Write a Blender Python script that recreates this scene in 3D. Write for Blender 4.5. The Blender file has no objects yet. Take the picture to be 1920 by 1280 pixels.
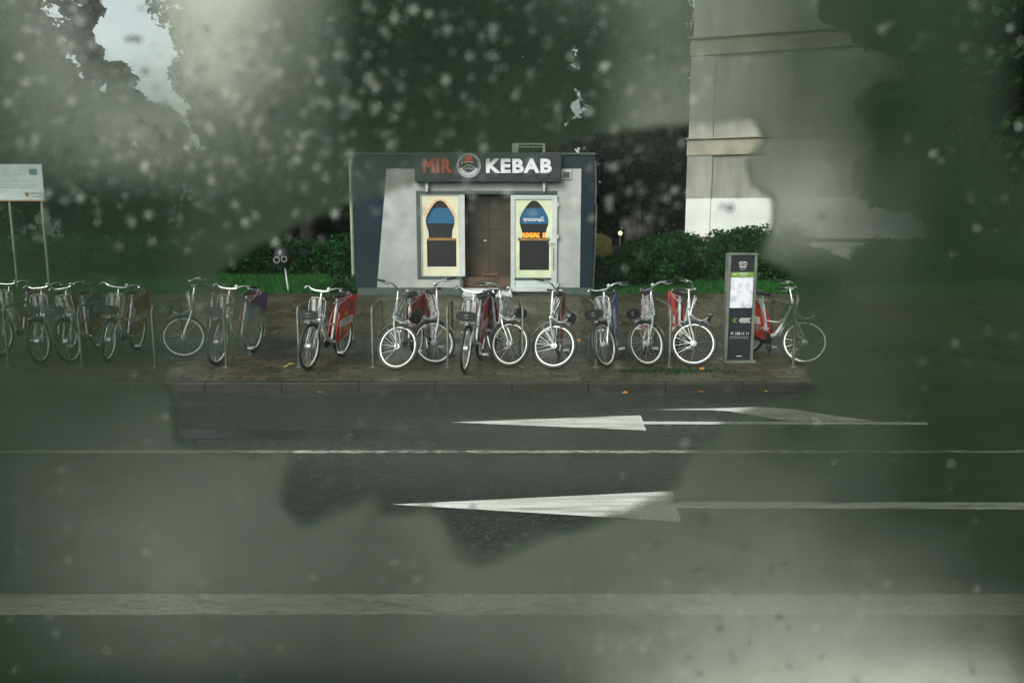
import bpy, math, random
import numpy as np
from mathutils import Vector, Matrix
random.seed(7); rng = np.random.default_rng(7)
sc = bpy.context.scene; col = sc.collection
R = math.radians

# ------------------------------------------------------------------ camera
H = 2.30; FPX = 1500.0; PITCH = math.atan(240 / 1500)
cd = bpy.data.cameras.new('camera'); cam = bpy.data.objects.new('camera', cd); col.objects.link(cam)
cam.location = (0, 0, H); cam.rotation_euler = (math.pi / 2 - PITCH, 0, 0)
cd.sensor_width = 36; cd.lens = FPX / 1920 * 36; cd.clip_start = 0.02; cd.clip_end = 900
cd.dof.use_dof = True; cd.dof.focus_distance = 12.5; cd.dof.aperture_fstop = 5.2
sc.camera = cam
# ------------------------------------------------------------------ sky, sun, exposure
w = bpy.data.worlds.new('World'); sc.world = w; w.use_nodes = True
nt = w.node_tree; nt.nodes.clear()
sky = nt.nodes.new('ShaderNodeTexSky'); sky.sky_type = 'NISHITA'; sky.sun_disc = False
sky.sun_elevation = R(38); sky.sun_rotation = R(215); sky.air_density = 1.0; sky.dust_density = 4.0
hs = nt.nodes.new('ShaderNodeHueSaturation'); hs.inputs['Saturation'].default_value = 0.22
tint = nt.nodes.new('ShaderNodeMix'); tint.data_type = 'RGBA'; tint.blend_type = 'MULTIPLY'
tint.inputs[0].default_value = 1.0; tint.inputs[7].default_value = (0.94, 1.0, 0.965, 1)
bg = nt.nodes.new('ShaderNodeBackground'); bg.inputs['Strength'].default_value = 0.15
wo = nt.nodes.new('ShaderNodeOutputWorld')
nt.links.new(sky.outputs[0], hs.inputs['Color']); nt.links.new(hs.outputs[0], tint.inputs[6])
nt.links.new(tint.outputs[2], bg.inputs['Color']); nt.links.new(bg.outputs[0], wo.inputs['Surface'])
sd = bpy.data.lights.new('sun', 'SUN'); sd.energy = 0.9; sd.angle = R(25); sd.color = (1, 0.97, 0.9)
sun = bpy.data.objects.new('sun', sd); col.objects.link(sun)
sun.rotation_euler = (R(52), 0, R(-35)); sun.location = (0, -5, 30)
sc.view_settings.view_transform = 'Standard'; sc.view_settings.look = 'None'
sc.view_settings.exposure = 0.55; sc.view_settings.gamma = 1.0
sc.render.engine = 'CYCLES'
cy = sc.cycles
cy.use_denoising = True; cy.denoising_input_passes = 'RGB_ALBEDO_NORMAL'; cy.denoising_prefilter = 'NONE'; cy.use_adaptive_sampling = False
cy.max_bounces = 7; cy.diffuse_bounces = 2; cy.glossy_bounces = 2; cy.transmission_bounces = 6
cy.volume_bounces = 4; cy.transparent_max_bounces = 12
cy.sample_clamp_indirect = 1.0; cy.sample_clamp_direct = 3.0; cy.caustics_reflective = False; cy.caustics_refractive = False
cy.volume_max_steps = 64

# ------------------------------------------------------------------ measuring helpers
fw = Vector((0, math.cos(PITCH), -math.sin(PITCH))); up = Vector((0, math.sin(PITCH), math.cos(PITCH)))
def ray(px, py): return (Vector((1, 0, 0)) * (px - 960) + up * (640 - py) + fw * FPX).normalized()
def on_z(px, py, z):                     # a point of the ground measured off the photograph
    d = ray(px, py); t = (z - H) / d.z; return Vector((0, 0, H)) + d * t
def on_y(px, py, Y):                     # a point of an upright wall at distance Y
    d = ray(px, py); t = Y / d.y; return Vector((0, 0, H)) + d * t
KERB_Y = on_z(960, 735, 0).y; PZ = 0.12; GZ = 0.45
def pave_z(y):
    t = min(1, max(0, (y - 13.6) / (18.0 - 13.6))); t = t * t * (3 - 2 * t); return PZ + (GZ - PZ) * t

# ------------------------------------------------------------------ materials
def mat(name): 
    m = bpy.data.materials.new(name); m.use_nodes = True; return m, m.node_tree, m.node_tree.nodes['Principled BSDF']
def pm(name, c, rough=0.5, metal=0, c2=None, scale=8, bump=0, spec=0.5, detail=6, lo=0.35, hi=0.65, stretch=None):
    m, t, b = mat(name)
    b.inputs['Roughness'].default_value = rough; b.inputs['Metallic'].default_value = metal
    b.inputs['Specular IOR Level'].default_value = spec
    c = tuple(c) + (1,) if len(c) == 3 else c
    c2 = tuple(c2) + (1,) if c2 else tuple(x * 0.72 for x in c[:3]) + (1,)
    tc = t.nodes.new('ShaderNodeTexCoord'); mp = t.nodes.new('ShaderNodeMapping')
    if stretch: mp.inputs['Scale'].default_value = stretch
    t.links.new(tc.outputs['Object'], mp.inputs[0])
    n = t.nodes.new('ShaderNodeTexNoise'); n.inputs['Scale'].default_value = scale; n.inputs['Detail'].default_value = detail
    t.links.new(mp.outputs[0], n.inputs['Vector'])
    r = t.nodes.new('ShaderNodeValToRGB'); r.color_ramp.elements[0].position = lo; r.color_ramp.elements[1].position = hi
    r.color_ramp.elements[0].color = c2; r.color_ramp.elements[1].color = c
    t.links.new(n.outputs['Fac'], r.inputs[0]); t.links.new(r.outputs[0], b.inputs['Base Color'])
    if bump:
        bp = t.nodes.new('ShaderNodeBump'); bp.inputs['Strength'].default_value = bump; bp.inputs['Distance'].default_value = 0.01
        t.links.new(n.outputs['Fac'], bp.inputs['Height']); t.links.new(bp.outputs[0], b.inputs['Normal'])
    return m
def emis(name, c, s):
    m, t, b = mat(name); b.inputs['Base Color'].default_value = (*c, 1)
    b.inputs['Emission Color'].default_value = (*c, 1); b.inputs['Emission Strength'].default_value = s; return m
def N(t, typ, **kw):
    n = t.nodes.new(typ)
    for k, v in kw.items(): n.inputs[k].default_value = v
    return n
def math_n(t, op, a, b=None):
    n = t.nodes.new('ShaderNodeMath'); n.operation = op
    for i, v in enumerate((a, b)):
        if v is None: continue
        if isinstance(v, (int, float)): n.inputs[i].default_value = v
        else: t.links.new(v, n.inputs[i])
    return n.outputs[0]
def ramp(t, src, stops):
    r = t.nodes.new('ShaderNodeValToRGB'); e = r.color_ramp.elements
    while len(e) < len(stops): e.new(0.5)
    for x, (p, c) in zip(e, stops): x.position = p; x.color = (*c, 1) if len(c) == 3 else c
    t.links.new(src, r.inputs[0]); return r.outputs[0]

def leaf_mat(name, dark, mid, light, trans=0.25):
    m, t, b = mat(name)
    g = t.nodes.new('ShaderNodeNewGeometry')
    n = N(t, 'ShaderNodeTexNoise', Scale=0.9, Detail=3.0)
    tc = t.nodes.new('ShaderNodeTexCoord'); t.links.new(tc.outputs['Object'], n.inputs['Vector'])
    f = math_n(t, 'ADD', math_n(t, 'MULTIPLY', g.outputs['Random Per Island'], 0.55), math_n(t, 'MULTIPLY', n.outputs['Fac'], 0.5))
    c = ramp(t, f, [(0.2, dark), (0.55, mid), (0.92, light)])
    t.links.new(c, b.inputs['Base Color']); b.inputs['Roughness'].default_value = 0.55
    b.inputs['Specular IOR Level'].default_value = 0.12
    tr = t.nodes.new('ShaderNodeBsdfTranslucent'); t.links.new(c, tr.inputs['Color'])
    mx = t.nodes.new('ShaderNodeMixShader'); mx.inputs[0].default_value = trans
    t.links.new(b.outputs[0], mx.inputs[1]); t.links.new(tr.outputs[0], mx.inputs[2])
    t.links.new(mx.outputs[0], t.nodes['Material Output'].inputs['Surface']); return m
M = {}
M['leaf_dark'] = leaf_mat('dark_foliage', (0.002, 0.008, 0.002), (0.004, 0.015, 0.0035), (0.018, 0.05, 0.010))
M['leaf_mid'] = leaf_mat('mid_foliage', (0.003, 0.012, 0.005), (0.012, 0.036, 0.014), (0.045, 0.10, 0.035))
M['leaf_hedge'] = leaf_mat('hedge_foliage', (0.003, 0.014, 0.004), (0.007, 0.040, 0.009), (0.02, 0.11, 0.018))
M['grass'] = leaf_mat('grass', (0.008, 0.04, 0.006), (0.018, 0.10, 0.016), (0.035, 0.18, 0.03))
M['bark'] = pm('bark', (0.05, 0.042, 0.035), 0.9, c2=(0.018, 0.015, 0.012), scale=6, bump=0.8, stretch=(1, 1, 0.2))
M['silver'] = pm('silver_paint', (0.50, 0.52, 0.51), 0.28, 0.35, scale=14, c2=(0.28, 0.29, 0.28))
M['white_frame'] = pm('pale_plastic', (0.58, 0.59, 0.58), 0.35, c2=(0.36, 0.37, 0.36), scale=10)
M['rim'] = pm('rim', (0.78, 0.78, 0.74), 0.3, 0.15, c2=(0.6, 0.6, 0.56), scale=20)
M['chrome'] = pm('chrome', (0.75, 0.76, 0.75), 0.18, 0.9, scale=20)
M['rubber'] = pm('rubber', (0.018, 0.018, 0.018), 0.6, scale=40)
M['black'] = pm('black_plastic', (0.015, 0.015, 0.016), 0.35, scale=25, c2=(0.008, 0.008, 0.009))
M['spoke'] = pm('spoke_steel', (0.55, 0.56, 0.54), 0.3, 0.6, scale=30)
M['galv'] = pm('galvanised_steel', (0.17, 0.19, 0.15), 0.42, 0.5, c2=(0.08, 0.09, 0.07), scale=9, bump=0.1)
M['red'] = pm('red_print', (0.62, 0.04, 0.03), 0.35, c2=(0.42, 0.025, 0.02), scale=3)
M['maroon'] = pm('maroon_print', (0.34, 0.025, 0.025), 0.35, c2=(0.2, 0.015, 0.02), scale=3)
M['blue'] = pm('blue_print', (0.03, 0.17, 0.55), 0.35, c2=(0.02, 0.11, 0.42), scale=3)
M['purple'] = pm('purple_print', (0.07, 0.03, 0.12), 0.4, scale=4)
M['orange'] = pm('orange_print', (0.42, 0.16, 0.035), 0.4, scale=4)
M['yellow'] = pm('yellow_print', (0.6, 0.36, 0.05), 0.4, scale=6)
M['print_white'] = pm('white_print', (0.72, 0.72, 0.7), 0.4, scale=5)
M['ink'] = pm('dark_ink', (0.05, 0.06, 0.08), 0.5, scale=5)
M['grey_ink'] = pm('grey_ink', (0.3, 0.33, 0.33), 0.5, scale=5)
M['navy'] = pm('navy_cladding', (0.006, 0.015, 0.028), 0.6, c2=(0.004, 0.009, 0.018), scale=1.4, spec=0.25)
M['wall'] = pm('kiosk_render', (0.41, 0.41, 0.40), 0.7, c2=(0.27, 0.28, 0.265), scale=2.3, bump=0.15, lo=0.3, hi=0.7)
M['frame_green'] = pm('dark_green_frame', (0.06, 0.085, 0.075), 0.5, scale=6)
M['pvc'] = pm('white_frame_plastic', (0.52, 0.54, 0.53), 0.4, c2=(0.42, 0.44, 0.43), scale=3)
M['cream'] = pm('cream_film', (0.68, 0.64, 0.47), 0.5, c2=(0.58, 0.53, 0.38), scale=2.2)
M['cream_green'] = pm('greenish_film', (0.66, 0.69, 0.48), 0.5, c2=(0.5, 0.55, 0.38), scale=2.5)
M['peach'] = pm('peach_film', (0.8, 0.5, 0.3), 0.5, scale=3)
M['signboard'] = pm('sign_board', (0.012, 0.022, 0.026), 0.35, c2=(0.008, 0.012, 0.014), scale=2)
M['letter_white'] = pm('white_letters', (0.74, 0.72, 0.76), 0.4, c2=(0.6, 0.58, 0.62), scale=4)
M['letter_red'] = pm('red_letters', (0.55, 0.06, 0.03), 0.4, scale=4)
M['interior'] = pm('brown_interior', (0.10, 0.058, 0.034), 0.7, c2=(0.05, 0.03, 0.02), scale=2.5)
M['interior_red'] = pm('red_interior_panel', (0.18, 0.03, 0.015), 0.6, scale=3)
M['brown_door'] = pm('brown_glass_door', (0.085, 0.055, 0.036), 0.35, c2=(0.035, 0.03, 0.024), scale=1.3, detail=8)
M['screen_blue'] = emis('blue_menu_screen', (0.006, 0.075, 0.16), 0.22)
M['led'] = emis('orange_led_sign', (1.0, 0.28, 0.02), 1.0)
M['wood'] = pm('counter_wood', (0.3, 0.16, 0.05), 0.5, scale=5)
M['kerb'] = pm('kerb_stone', (0.022, 0.018, 0.013), 0.4, c2=(0.008, 0.007, 0.005), scale=7, bump=0.5, stretch=(0.4, 1, 1))
M['concrete'] = pm('stained_render', (0.36, 0.355, 0.315), 0.85, c2=(0.21, 0.208, 0.18), scale=0.9, stretch=(1.6, 1.6, 0.45), bump=0.2, detail=10)
M['cornice'] = pm('cornice_stone', (0.36, 0.33, 0.26), 0.85, c2=(0.22, 0.2, 0.16), scale=1.2, bump=0.3, detail=10)
M['limewash'] = pm('white_limewash', (0.78, 0.79, 0.78), 0.8, c2=(0.62, 0.63, 0.63), scale=0.9, bump=0.1, lo=0.3, hi=0.6)
M['ledge'] = pm('grey_ledge', (0.1, 0.11, 0.1), 0.7, scale=3)
M['board'] = pm('board_white', (0.52, 0.58, 0.57), 0.45, c2=(0.44, 0.5, 0.49), scale=3)
M['post'] = pm('pale_post', (0.26, 0.3, 0.22), 0.5, c2=(0.19, 0.21, 0.15), scale=6)
M['eu'] = pm('blue_emblem', (0.05, 0.12, 0.19), 0.5)
M['gold'] = pm('gold_print', (0.35, 0.25, 0.03), 0.5)
M['green_band'] = pm('green_band', (0.2, 0.34, 0.05), 0.5)
M['pillar'] = pm('pillar_black', (0.018, 0.022, 0.03), 0.3, c2=(0.012, 0.014, 0.018), scale=2)
M['alu'] = pm('aluminium', (0.26, 0.28, 0.24), 0.35, 0.5, c2=(0.16, 0.18, 0.15), scale=4)
M['map'] = pm('map_sheet', (0.78, 0.76, 0.82), 0.4, c2=(0.42, 0.46, 0.58), scale=9, detail=12, lo=0.34, hi=0.52)
M['autumn'] = pm('autumn_leaf', (0.55, 0.2, 0.02), 0.5, c2=(0.35, 0.12, 0.02), scale=30)
M['autumn_y'] = pm('yellow_leaf', (0.6, 0.4, 0.06), 0.5, scale=30)
M['yellow_tarp'] = pm('yellow_plastic', (0.2, 0.16, 0.03), 0.5, c2=(0.09, 0.08, 0.02), scale=5)
M['lamp'] = emis('lamp_bulb', (0.95, 1.0, 0.45), 1.5)
M['body'] = pm('tram_paint', (0.35, 0.35, 0.34), 0.4)

# asphalt: wet, worn, with stones showing
def asphalt():
    m, t, b = mat('wet_asphalt')
    tc = t.nodes.new('ShaderNodeTexCoord')
    mp = t.nodes.new('ShaderNodeMapping'); mp.inputs['Scale'].default_value = (0.25, 1, 1); t.links.new(tc.outputs['Object'], mp.inputs[0])
    big = N(t, 'ShaderNodeTexNoise', Scale=0.9, Detail=6.0); t.links.new(mp.outputs[0], big.inputs['Vector'])
    fine = N(t, 'ShaderNodeTexNoise', Scale=70.0, Detail=4.0); t.links.new(tc.outputs['Object'], fine.inputs['Vector'])
    vor = N(t, 'ShaderNodeTexVoronoi', Scale=95.0); t.links.new(tc.outputs['Object'], vor.inputs['Vector'])
    f = math_n(t, 'ADD', math_n(t, 'MULTIPLY', big.outputs['Fac'], 0.5), math_n(t, 'MULTIPLY', fine.outputs['Fac'], 0.5))
    c = ramp(t, f, [(0.36, (0.004, 0.005, 0.0045)), (0.52, (0.011, 0.013, 0.011)), (0.68, (0.032, 0.035, 0.03))])
    v2 = N(t, 'ShaderNodeTexVoronoi', Scale=55.0); t.links.new(tc.outputs['Object'], v2.inputs['Vector'])
    sxc = t.nodes.new('ShaderNodeSeparateColor'); t.links.new(v2.outputs['Color'], sxc.inputs[0])
    ag = ramp(t, sxc.outputs[0], [(0.0, (0.35,) * 3), (0.55, (0.8,) * 3), (0.82, (1.3,) * 3), (0.93, (6.0, 5.8, 5.4))])
    am = t.nodes.new('ShaderNodeMix'); am.data_type = 'RGBA'; am.blend_type = 'MULTIPLY'; am.inputs[0].default_value = 1.0
    t.links.new(c, am.inputs[6]); t.links.new(ag, am.inputs[7]); c = am.outputs[2]
    t.links.new(c, b.inputs['Base Color'])
    r = ramp(t, big.outputs['Fac'], [(0.38, (0.08,) * 3), (0.48, (0.22,) * 3), (0.7, (0.5,) * 3)])
    t.links.new(r, b.inputs['Roughness'])
    bp = N(t, 'ShaderNodeBump', Strength=0.9, Distance=0.012)
    hgt = math_n(t, 'ADD', math_n(t, 'MULTIPLY', vor.outputs['Distance'], 1.0), fine.outputs['Fac'])
    t.links.new(hgt, bp.inputs['Height']); t.links.new(bp.outputs[0], b.inputs['Normal'])
    return m
M['asphalt'] = asphalt()
def worn_paint(k=0.0):
    m, t, b = mat('worn_road_paint')
    tc = t.nodes.new('ShaderNodeTexCoord')
    mp = t.nodes.new('ShaderNodeMapping'); mp.inputs['Scale'].default_value = (0.35, 1, 1); t.links.new(tc.outputs['Object'], mp.inputs[0])
    n = N(t, 'ShaderNodeTexNoise', Scale=26.0, Detail=8.0, Roughness=0.65); t.links.new(mp.outputs[0], n.inputs['Vector'])
    n2 = N(t, 'ShaderNodeTexNoise', Scale=1.3, Detail=3.0); t.links.new(mp.outputs[0], n2.inputs['Vector'])
    f = math_n(t, 'ADD', math_n(t, 'MULTIPLY', n.outputs['Fac'], 0.7), math_n(t, 'MULTIPLY', n2.outputs['Fac'], 0.35))
    c = ramp(t, f, [(0.40 + k, (0.04, 0.045, 0.036)), (0.48 + k, (0.36, 0.37, 0.30)), (0.6 + k, (0.68, 0.67, 0.58))])
    t.links.new(c, b.inputs['Base Color']); b.inputs['Roughness'].default_value = 0.45
    return m
M['paint'] = worn_paint(); M['paint_thin'] = worn_paint(.06)
M['tar'] = pm('tar_strip', (0.012, 0.014, 0.013), 0.3, c2=(0.005, 0.006, 0.006), scale=30, bump=0.5)
def clean_paint():
    m, t, b = mat('arrow_paint')
    tc = t.nodes.new('ShaderNodeTexCoord')
    mp = t.nodes.new('ShaderNodeMapping'); mp.inputs['Scale'].default_value = (0.12, 1.6, 1); t.links.new(tc.outputs['Object'], mp.inputs[0])
    n = N(t, 'ShaderNodeTexNoise', Scale=9.0, Detail=9.0, Roughness=0.6); t.links.new(mp.outputs[0], n.inputs['Vector'])
    c = ramp(t, n.outputs['Fac'], [(0.33, (0.25, 0.25, 0.22)), (0.45, (0.62, 0.61, 0.56)), (0.6, (0.86, 0.86, 0.8))])
    t.links.new(c, b.inputs['Base Color']); b.inputs['Roughness'].default_value = 0.4
    return m
M['paint_arrow'] = clean_paint()
def paving():
    m, t, b = mat('wet_paving')
    tc = t.nodes.new('ShaderNodeTexCoord')
    sx = t.nodes.new('ShaderNodeSeparateXYZ'); t.links.new(tc.outputs['Object'], sx.inputs[0])
    wob = N(t, 'ShaderNodeTexNoise', Scale=1.6, Detail=4.0); t.links.new(tc.outputs['Object'], wob.inputs['Vector'])
    br = t.nodes.new('ShaderNodeTexBrick'); br.inputs['Scale'].default_value = 1.25
    br.inputs['Mortar Size'].default_value = 0.03; br.inputs['Mortar Smooth'].default_value = 0.4
    br.inputs['Color1'].default_value = (0.085, 0.062, 0.034, 1); br.inputs['Color2'].default_value = (0.032, 0.025, 0.015, 1)
    br.inputs['Mortar'].default_value = (0.005, 0.007, 0.003, 1)
    va = t.nodes.new('ShaderNodeVectorMath'); va.operation = 'MULTIPLY_ADD'; va.inputs[1].default_value = (0.12, 0.12, 0)
    t.links.new(wob.outputs['Color'], va.inputs[0]); t.links.new(tc.outputs['Object'], va.inputs[2]); t.links.new(va.outputs[0], br.inputs['Vector'])
    fn = N(t, 'ShaderNodeTexNoise', Scale=14.0, Detail=7.0); t.links.new(tc.outputs['Object'], fn.inputs['Vector'])
    asp = ramp(t, fn.outputs['Fac'], [(0.35, (0.017, 0.019, 0.017)), (0.7, (0.045, 0.047, 0.04))])
    # a strip of asphalt between the racks and the kiosk
    e = math_n(t, 'ADD', sx.outputs['Y'], math_n(t, 'MULTIPLY', wob.outputs['Fac'], 0.5))
    band = math_n(t, 'MULTIPLY', math_n(t, 'GREATER_THAN', e, KERB_Y + 2.15), math_n(t, 'LESS_THAN', e, KERB_Y + 4.3))
    mx = t.nodes.new('ShaderNodeMix'); mx.data_type = 'RGBA'; t.links.new(band, mx.inputs[0])
    t.links.new(br.outputs['Color'], mx.inputs[6]); t.links.new(asp, mx.inputs[7])
    # moss and dirt
    ms = N(t, 'ShaderNodeTexNoise', Scale=0.9, Detail=6.0); t.links.new(tc.outputs['Object'], ms.inputs['Vector'])
    mf = ramp(t, ms.outputs['Fac'], [(0.5, (0, 0, 0)), (0.68, (0.75, 0.75, 0.75))])
    mx2 = t.nodes.new('ShaderNodeMix'); mx2.data_type = 'RGBA'; t.links.new(mf, mx2.inputs[0])
    t.links.new(mx.outputs[2], mx2.inputs[6]); mx2.inputs[7].default_value = (0.035, 0.043, 0.012, 1)
    mo = t.nodes.new('ShaderNodeMix'); mo.data_type = 'RGBA'; mo.blend_type = 'MULTIPLY'; mo.inputs[0].default_value = 0.8
    t.links.new(mx2.outputs[2], mo.inputs[6]); t.links.new(ramp(t, fn.outputs['Fac'], [(0.3, (0.45,) * 3), (0.7, (1.35,) * 3)]), mo.inputs[7])
    t.links.new(mo.outputs[2], b.inputs['Base Color'])
    t.links.new(ramp(t, ms.outputs['Fac'], [(0.35, (0.2,) * 3), (0.6, (0.6,) * 3)]), b.inputs['Roughness'])
    bp = N(t, 'ShaderNodeBump', Strength=0.6, Distance=0.012)
    hh = math_n(t, 'SUBTRACT', fn.outputs['Fac'], math_n(t, 'MULTIPLY', br.outputs['Fac'], 0.9))
    t.links.new(hh, bp.inputs['Height']); t.links.new(bp.outputs[0], b.inputs['Normal'])
    return m
M['paving'] = paving()
M['soil'] = pm('dark_lawn_soil', (0.012, 0.032, 0.009), 0.9, c2=(0.008, 0.014, 0.006), scale=3, bump=0.4)

# ------------------------------------------------------------------ mesh helpers
def tag(o, label=None, cat=None, group=None, kind=None):
    if label: o['label'] = label
    if cat: o['category'] = cat
    if group: o['group'] = group
    if kind: o['kind'] = kind
    return o
def empty(name, loc=(0, 0, 0), rz=0):
    o = bpy.data.objects.new(name, None); o.empty_display_size = 0.2; col.objects.link(o)
    o.location = loc; o.rotation_euler = (0, 0, rz); return o
class MB:
    def __init__(s): s.v = []; s.f = []; s.m = []
    def add(s, vs, fs, mi=0):
        k = len(s.v); s.v += [tuple(x) for x in vs]; s.f += [tuple(i + k for i in f) for f in fs]; s.m += [mi] * len(fs); return s
    def box(s, x0, x1, y0, y1, z0, z1, mi=0):
        x0, x1 = sorted((x0, x1)); y0, y1 = sorted((y0, y1)); z0, z1 = sorted((z0, z1))
        return s.add([(x, y, z) for x in (x0, x1) for y in (y0, y1) for z in (z0, z1)],
              [(0, 1, 3, 2), (4, 6, 7, 5), (0, 4, 5, 1), (2, 3, 7, 6), (0, 2, 6, 4), (1, 5, 7, 3)], mi)
    def prism(s, poly, a0, a1, axis='x', mi=0):     # poly: pairs in the two other axes
        n = len(poly)
        def P(p, a): return {'x': (a, p[0], p[1]), 'y': (p[0], a, p[1]), 'z': (p[0], p[1], a)}[axis]
        vs = [P(p, a0) for p in poly] + [P(p, a1) for p in poly]
        fs = [tuple(range(n))[::-1], tuple(range(n, 2 * n))] + [(i, (i + 1) % n, n + (i + 1) % n, n + i) for i in range(n)]
        return s.add(vs, fs, mi)
    def tube(s, pts, r, seg=8, mi=0, closed=False, sq=1.0):
        pts = [Vector(p) for p in pts]; n = len(pts); rs = r if isinstance(r, (list, tuple)) else [r] * n
        vs = []; ref = Vector((0, 0, 1)); prev = None
        for i, p in enumerate(pts):
            a = pts[(i - 1) % n] if (closed or i > 0) else p; b = pts[(i + 1) % n] if (closed or i < n - 1) else p
            d = (b - a).normalized()
            if prev is None:
                u = d.cross(Vector((0, 0, 1))); u = u if u.length > 0.1 else d.cross(Vector((1, 0, 0)))
            else: u = prev - d * prev.dot(d)
            u.normalize(); prev = u; wv = d.cross(u)
            for k in range(seg):
                an = 2 * math.pi * k / seg; vs.append(p + (u * math.cos(an) * sq + wv * math.sin(an)) * rs[i])
        fs = []
        for i in range(n if closed else n - 1):
            for k in range(seg):
                j = (i + 1) % n; fs.append((i * seg + k, i * seg + (k + 1) % seg, j * seg + (k + 1) % seg, j * seg + k))
        if not closed: fs += [tuple(range(seg))[::-1], tuple((n - 1) * seg + k for k in range(seg))]
        return s.add(vs, fs, mi)
    def ring(s, c, rad, r, seg=48, rs=8, mi=0, flat=1.0):    # wheel ring in the yz plane
        vs = []; fs = []
        for i in range(seg):
            a = 2 * math.pi * i / seg
            for k in range(rs):
                b = 2 * math.pi * k / rs; rr = rad + r * math.cos(b)
                vs.append((c[0] + r * flat * math.sin(b), c[1] + rr * math.cos(a), c[2] + rr * math.sin(a)))
        for i in range(seg):
            for k in range(rs):
                j = (i + 1) % seg; q = (k + 1) % rs; fs.append((i * rs + k, j * rs + k, j * rs + q, i * rs + q))
        return s.add(vs, fs, mi)
    def lathe(s, prof, c=(0, 0, 0), axis='z', seg=16, mi=0):
        vs = []; fs = []; n = len(prof)
        for i in range(seg):
            a = 2 * math.pi * i / seg; ca, sa = math.cos(a), math.sin(a)
            for (r, h) in prof:
                p = {'z': (r * ca, r * sa, h), 'x': (h, r * ca, r * sa), 'y': (r * ca, h, r * sa)}[axis]
                vs.append((p[0] + c[0], p[1] + c[1], p[2] + c[2]))
        for i in range(seg):
            j = (i + 1) % seg
            for k in range(n - 1): fs.append((i * n + k, j * n + k, j * n + k + 1, i * n + k + 1))
        return s.add(vs, fs, mi)
    def build(s, name, mats, parent=None, smooth=False, bevel=0):
        me = bpy.data.meshes.new(name); me.from_pydata(s.v, [], s.f)
        mats = mats if isinstance(mats, (list, tuple)) else [mats]
        for x in mats: me.materials.append(M[x] if isinstance(x, str) else x)
        me.polygons.foreach_set('material_index', s.m)
        if smooth: me.polygons.foreach_set('use_smooth', [True] * len(me.polygons))
        me.validate(); me.update()
        o = bpy.data.objects.new(name, me); col.objects.link(o)
        if parent: o.parent = parent
        if smooth: 
            try: me.set_sharp_from_angle(angle=R(40))
            except Exception: pass
        if bevel:
            b = o.modifiers.new('bevel', 'BEVEL'); b.width = bevel; b.segments = 2; b.limit_method = 'ANGLE'
        return o
def np_mesh(name, verts, faces, m, parent=None, nper=4):
    me = bpy.data.meshes.new(name); nv = len(verts); nf = len(faces)
    me.vertices.add(nv); me.vertices.foreach_set('co', np.asarray(verts, np.float32).ravel())
    me.loops.add(nf * nper); me.loops.foreach_set('vertex_index', np.asarray(faces, np.int32).ravel())
    me.polygons.add(nf); me.polygons.foreach_set('loop_start', np.arange(0, nf * nper, nper, dtype=np.int32))
    me.materials.append(m); me.update(calc_edges=True)
    o = bpy.data.objects.new(name, me); col.objects.link(o)
    if parent: o.parent = parent
    return o
def text_part(name, body, m, parent, size, center, depth=0.01, off=0.0, width=None, height=None, shear=0, mirror=False, sp=1.0):
    cu = bpy.data.curves.new(name, 'FONT'); cu.body = body; cu.size = size; cu.extrude = depth / 2; cu.offset = off; cu.shear = shear; cu.space_character = sp
    cu.align_x = 'CENTER'; cu.align_y = 'CENTER'; cu.resolution_u = 3
    t = bpy.data.objects.new(name, cu); col.objects.link(t); bpy.context.view_layer.update()
    me = bpy.data.meshes.new_from_object(t.evaluated_get(bpy.context.evaluated_depsgraph_get()))
    bpy.data.objects.remove(t); bpy.data.curves.remove(cu)
    n = len(me.vertices); a = np.empty(n * 3, np.float32); me.vertices.foreach_get('co', a); a = a.reshape(-1, 3)
    a[:, 0] -= (a[:, 0].min() + a[:, 0].max()) / 2; a[:, 1] -= (a[:, 1].min() + a[:, 1].max()) / 2
    if width: a[:, 0] *= width / np.ptp(a[:, 0])
    if height: a[:, 1] *= height / np.ptp(a[:, 1])
    if mirror: a[:, 0] *= -1
    b = np.stack([a[:, 0] + center[0], -a[:, 2] + center[1], a[:, 1] + center[2]], 1)
    me.vertices.foreach_set('co', b.ravel().astype(np.float32)); me.materials.clear(); me.materials.append(M[m]); me.update()
    o = bpy.data.objects.new(name, me); col.objects.link(o); o.parent = parent; return o

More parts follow.
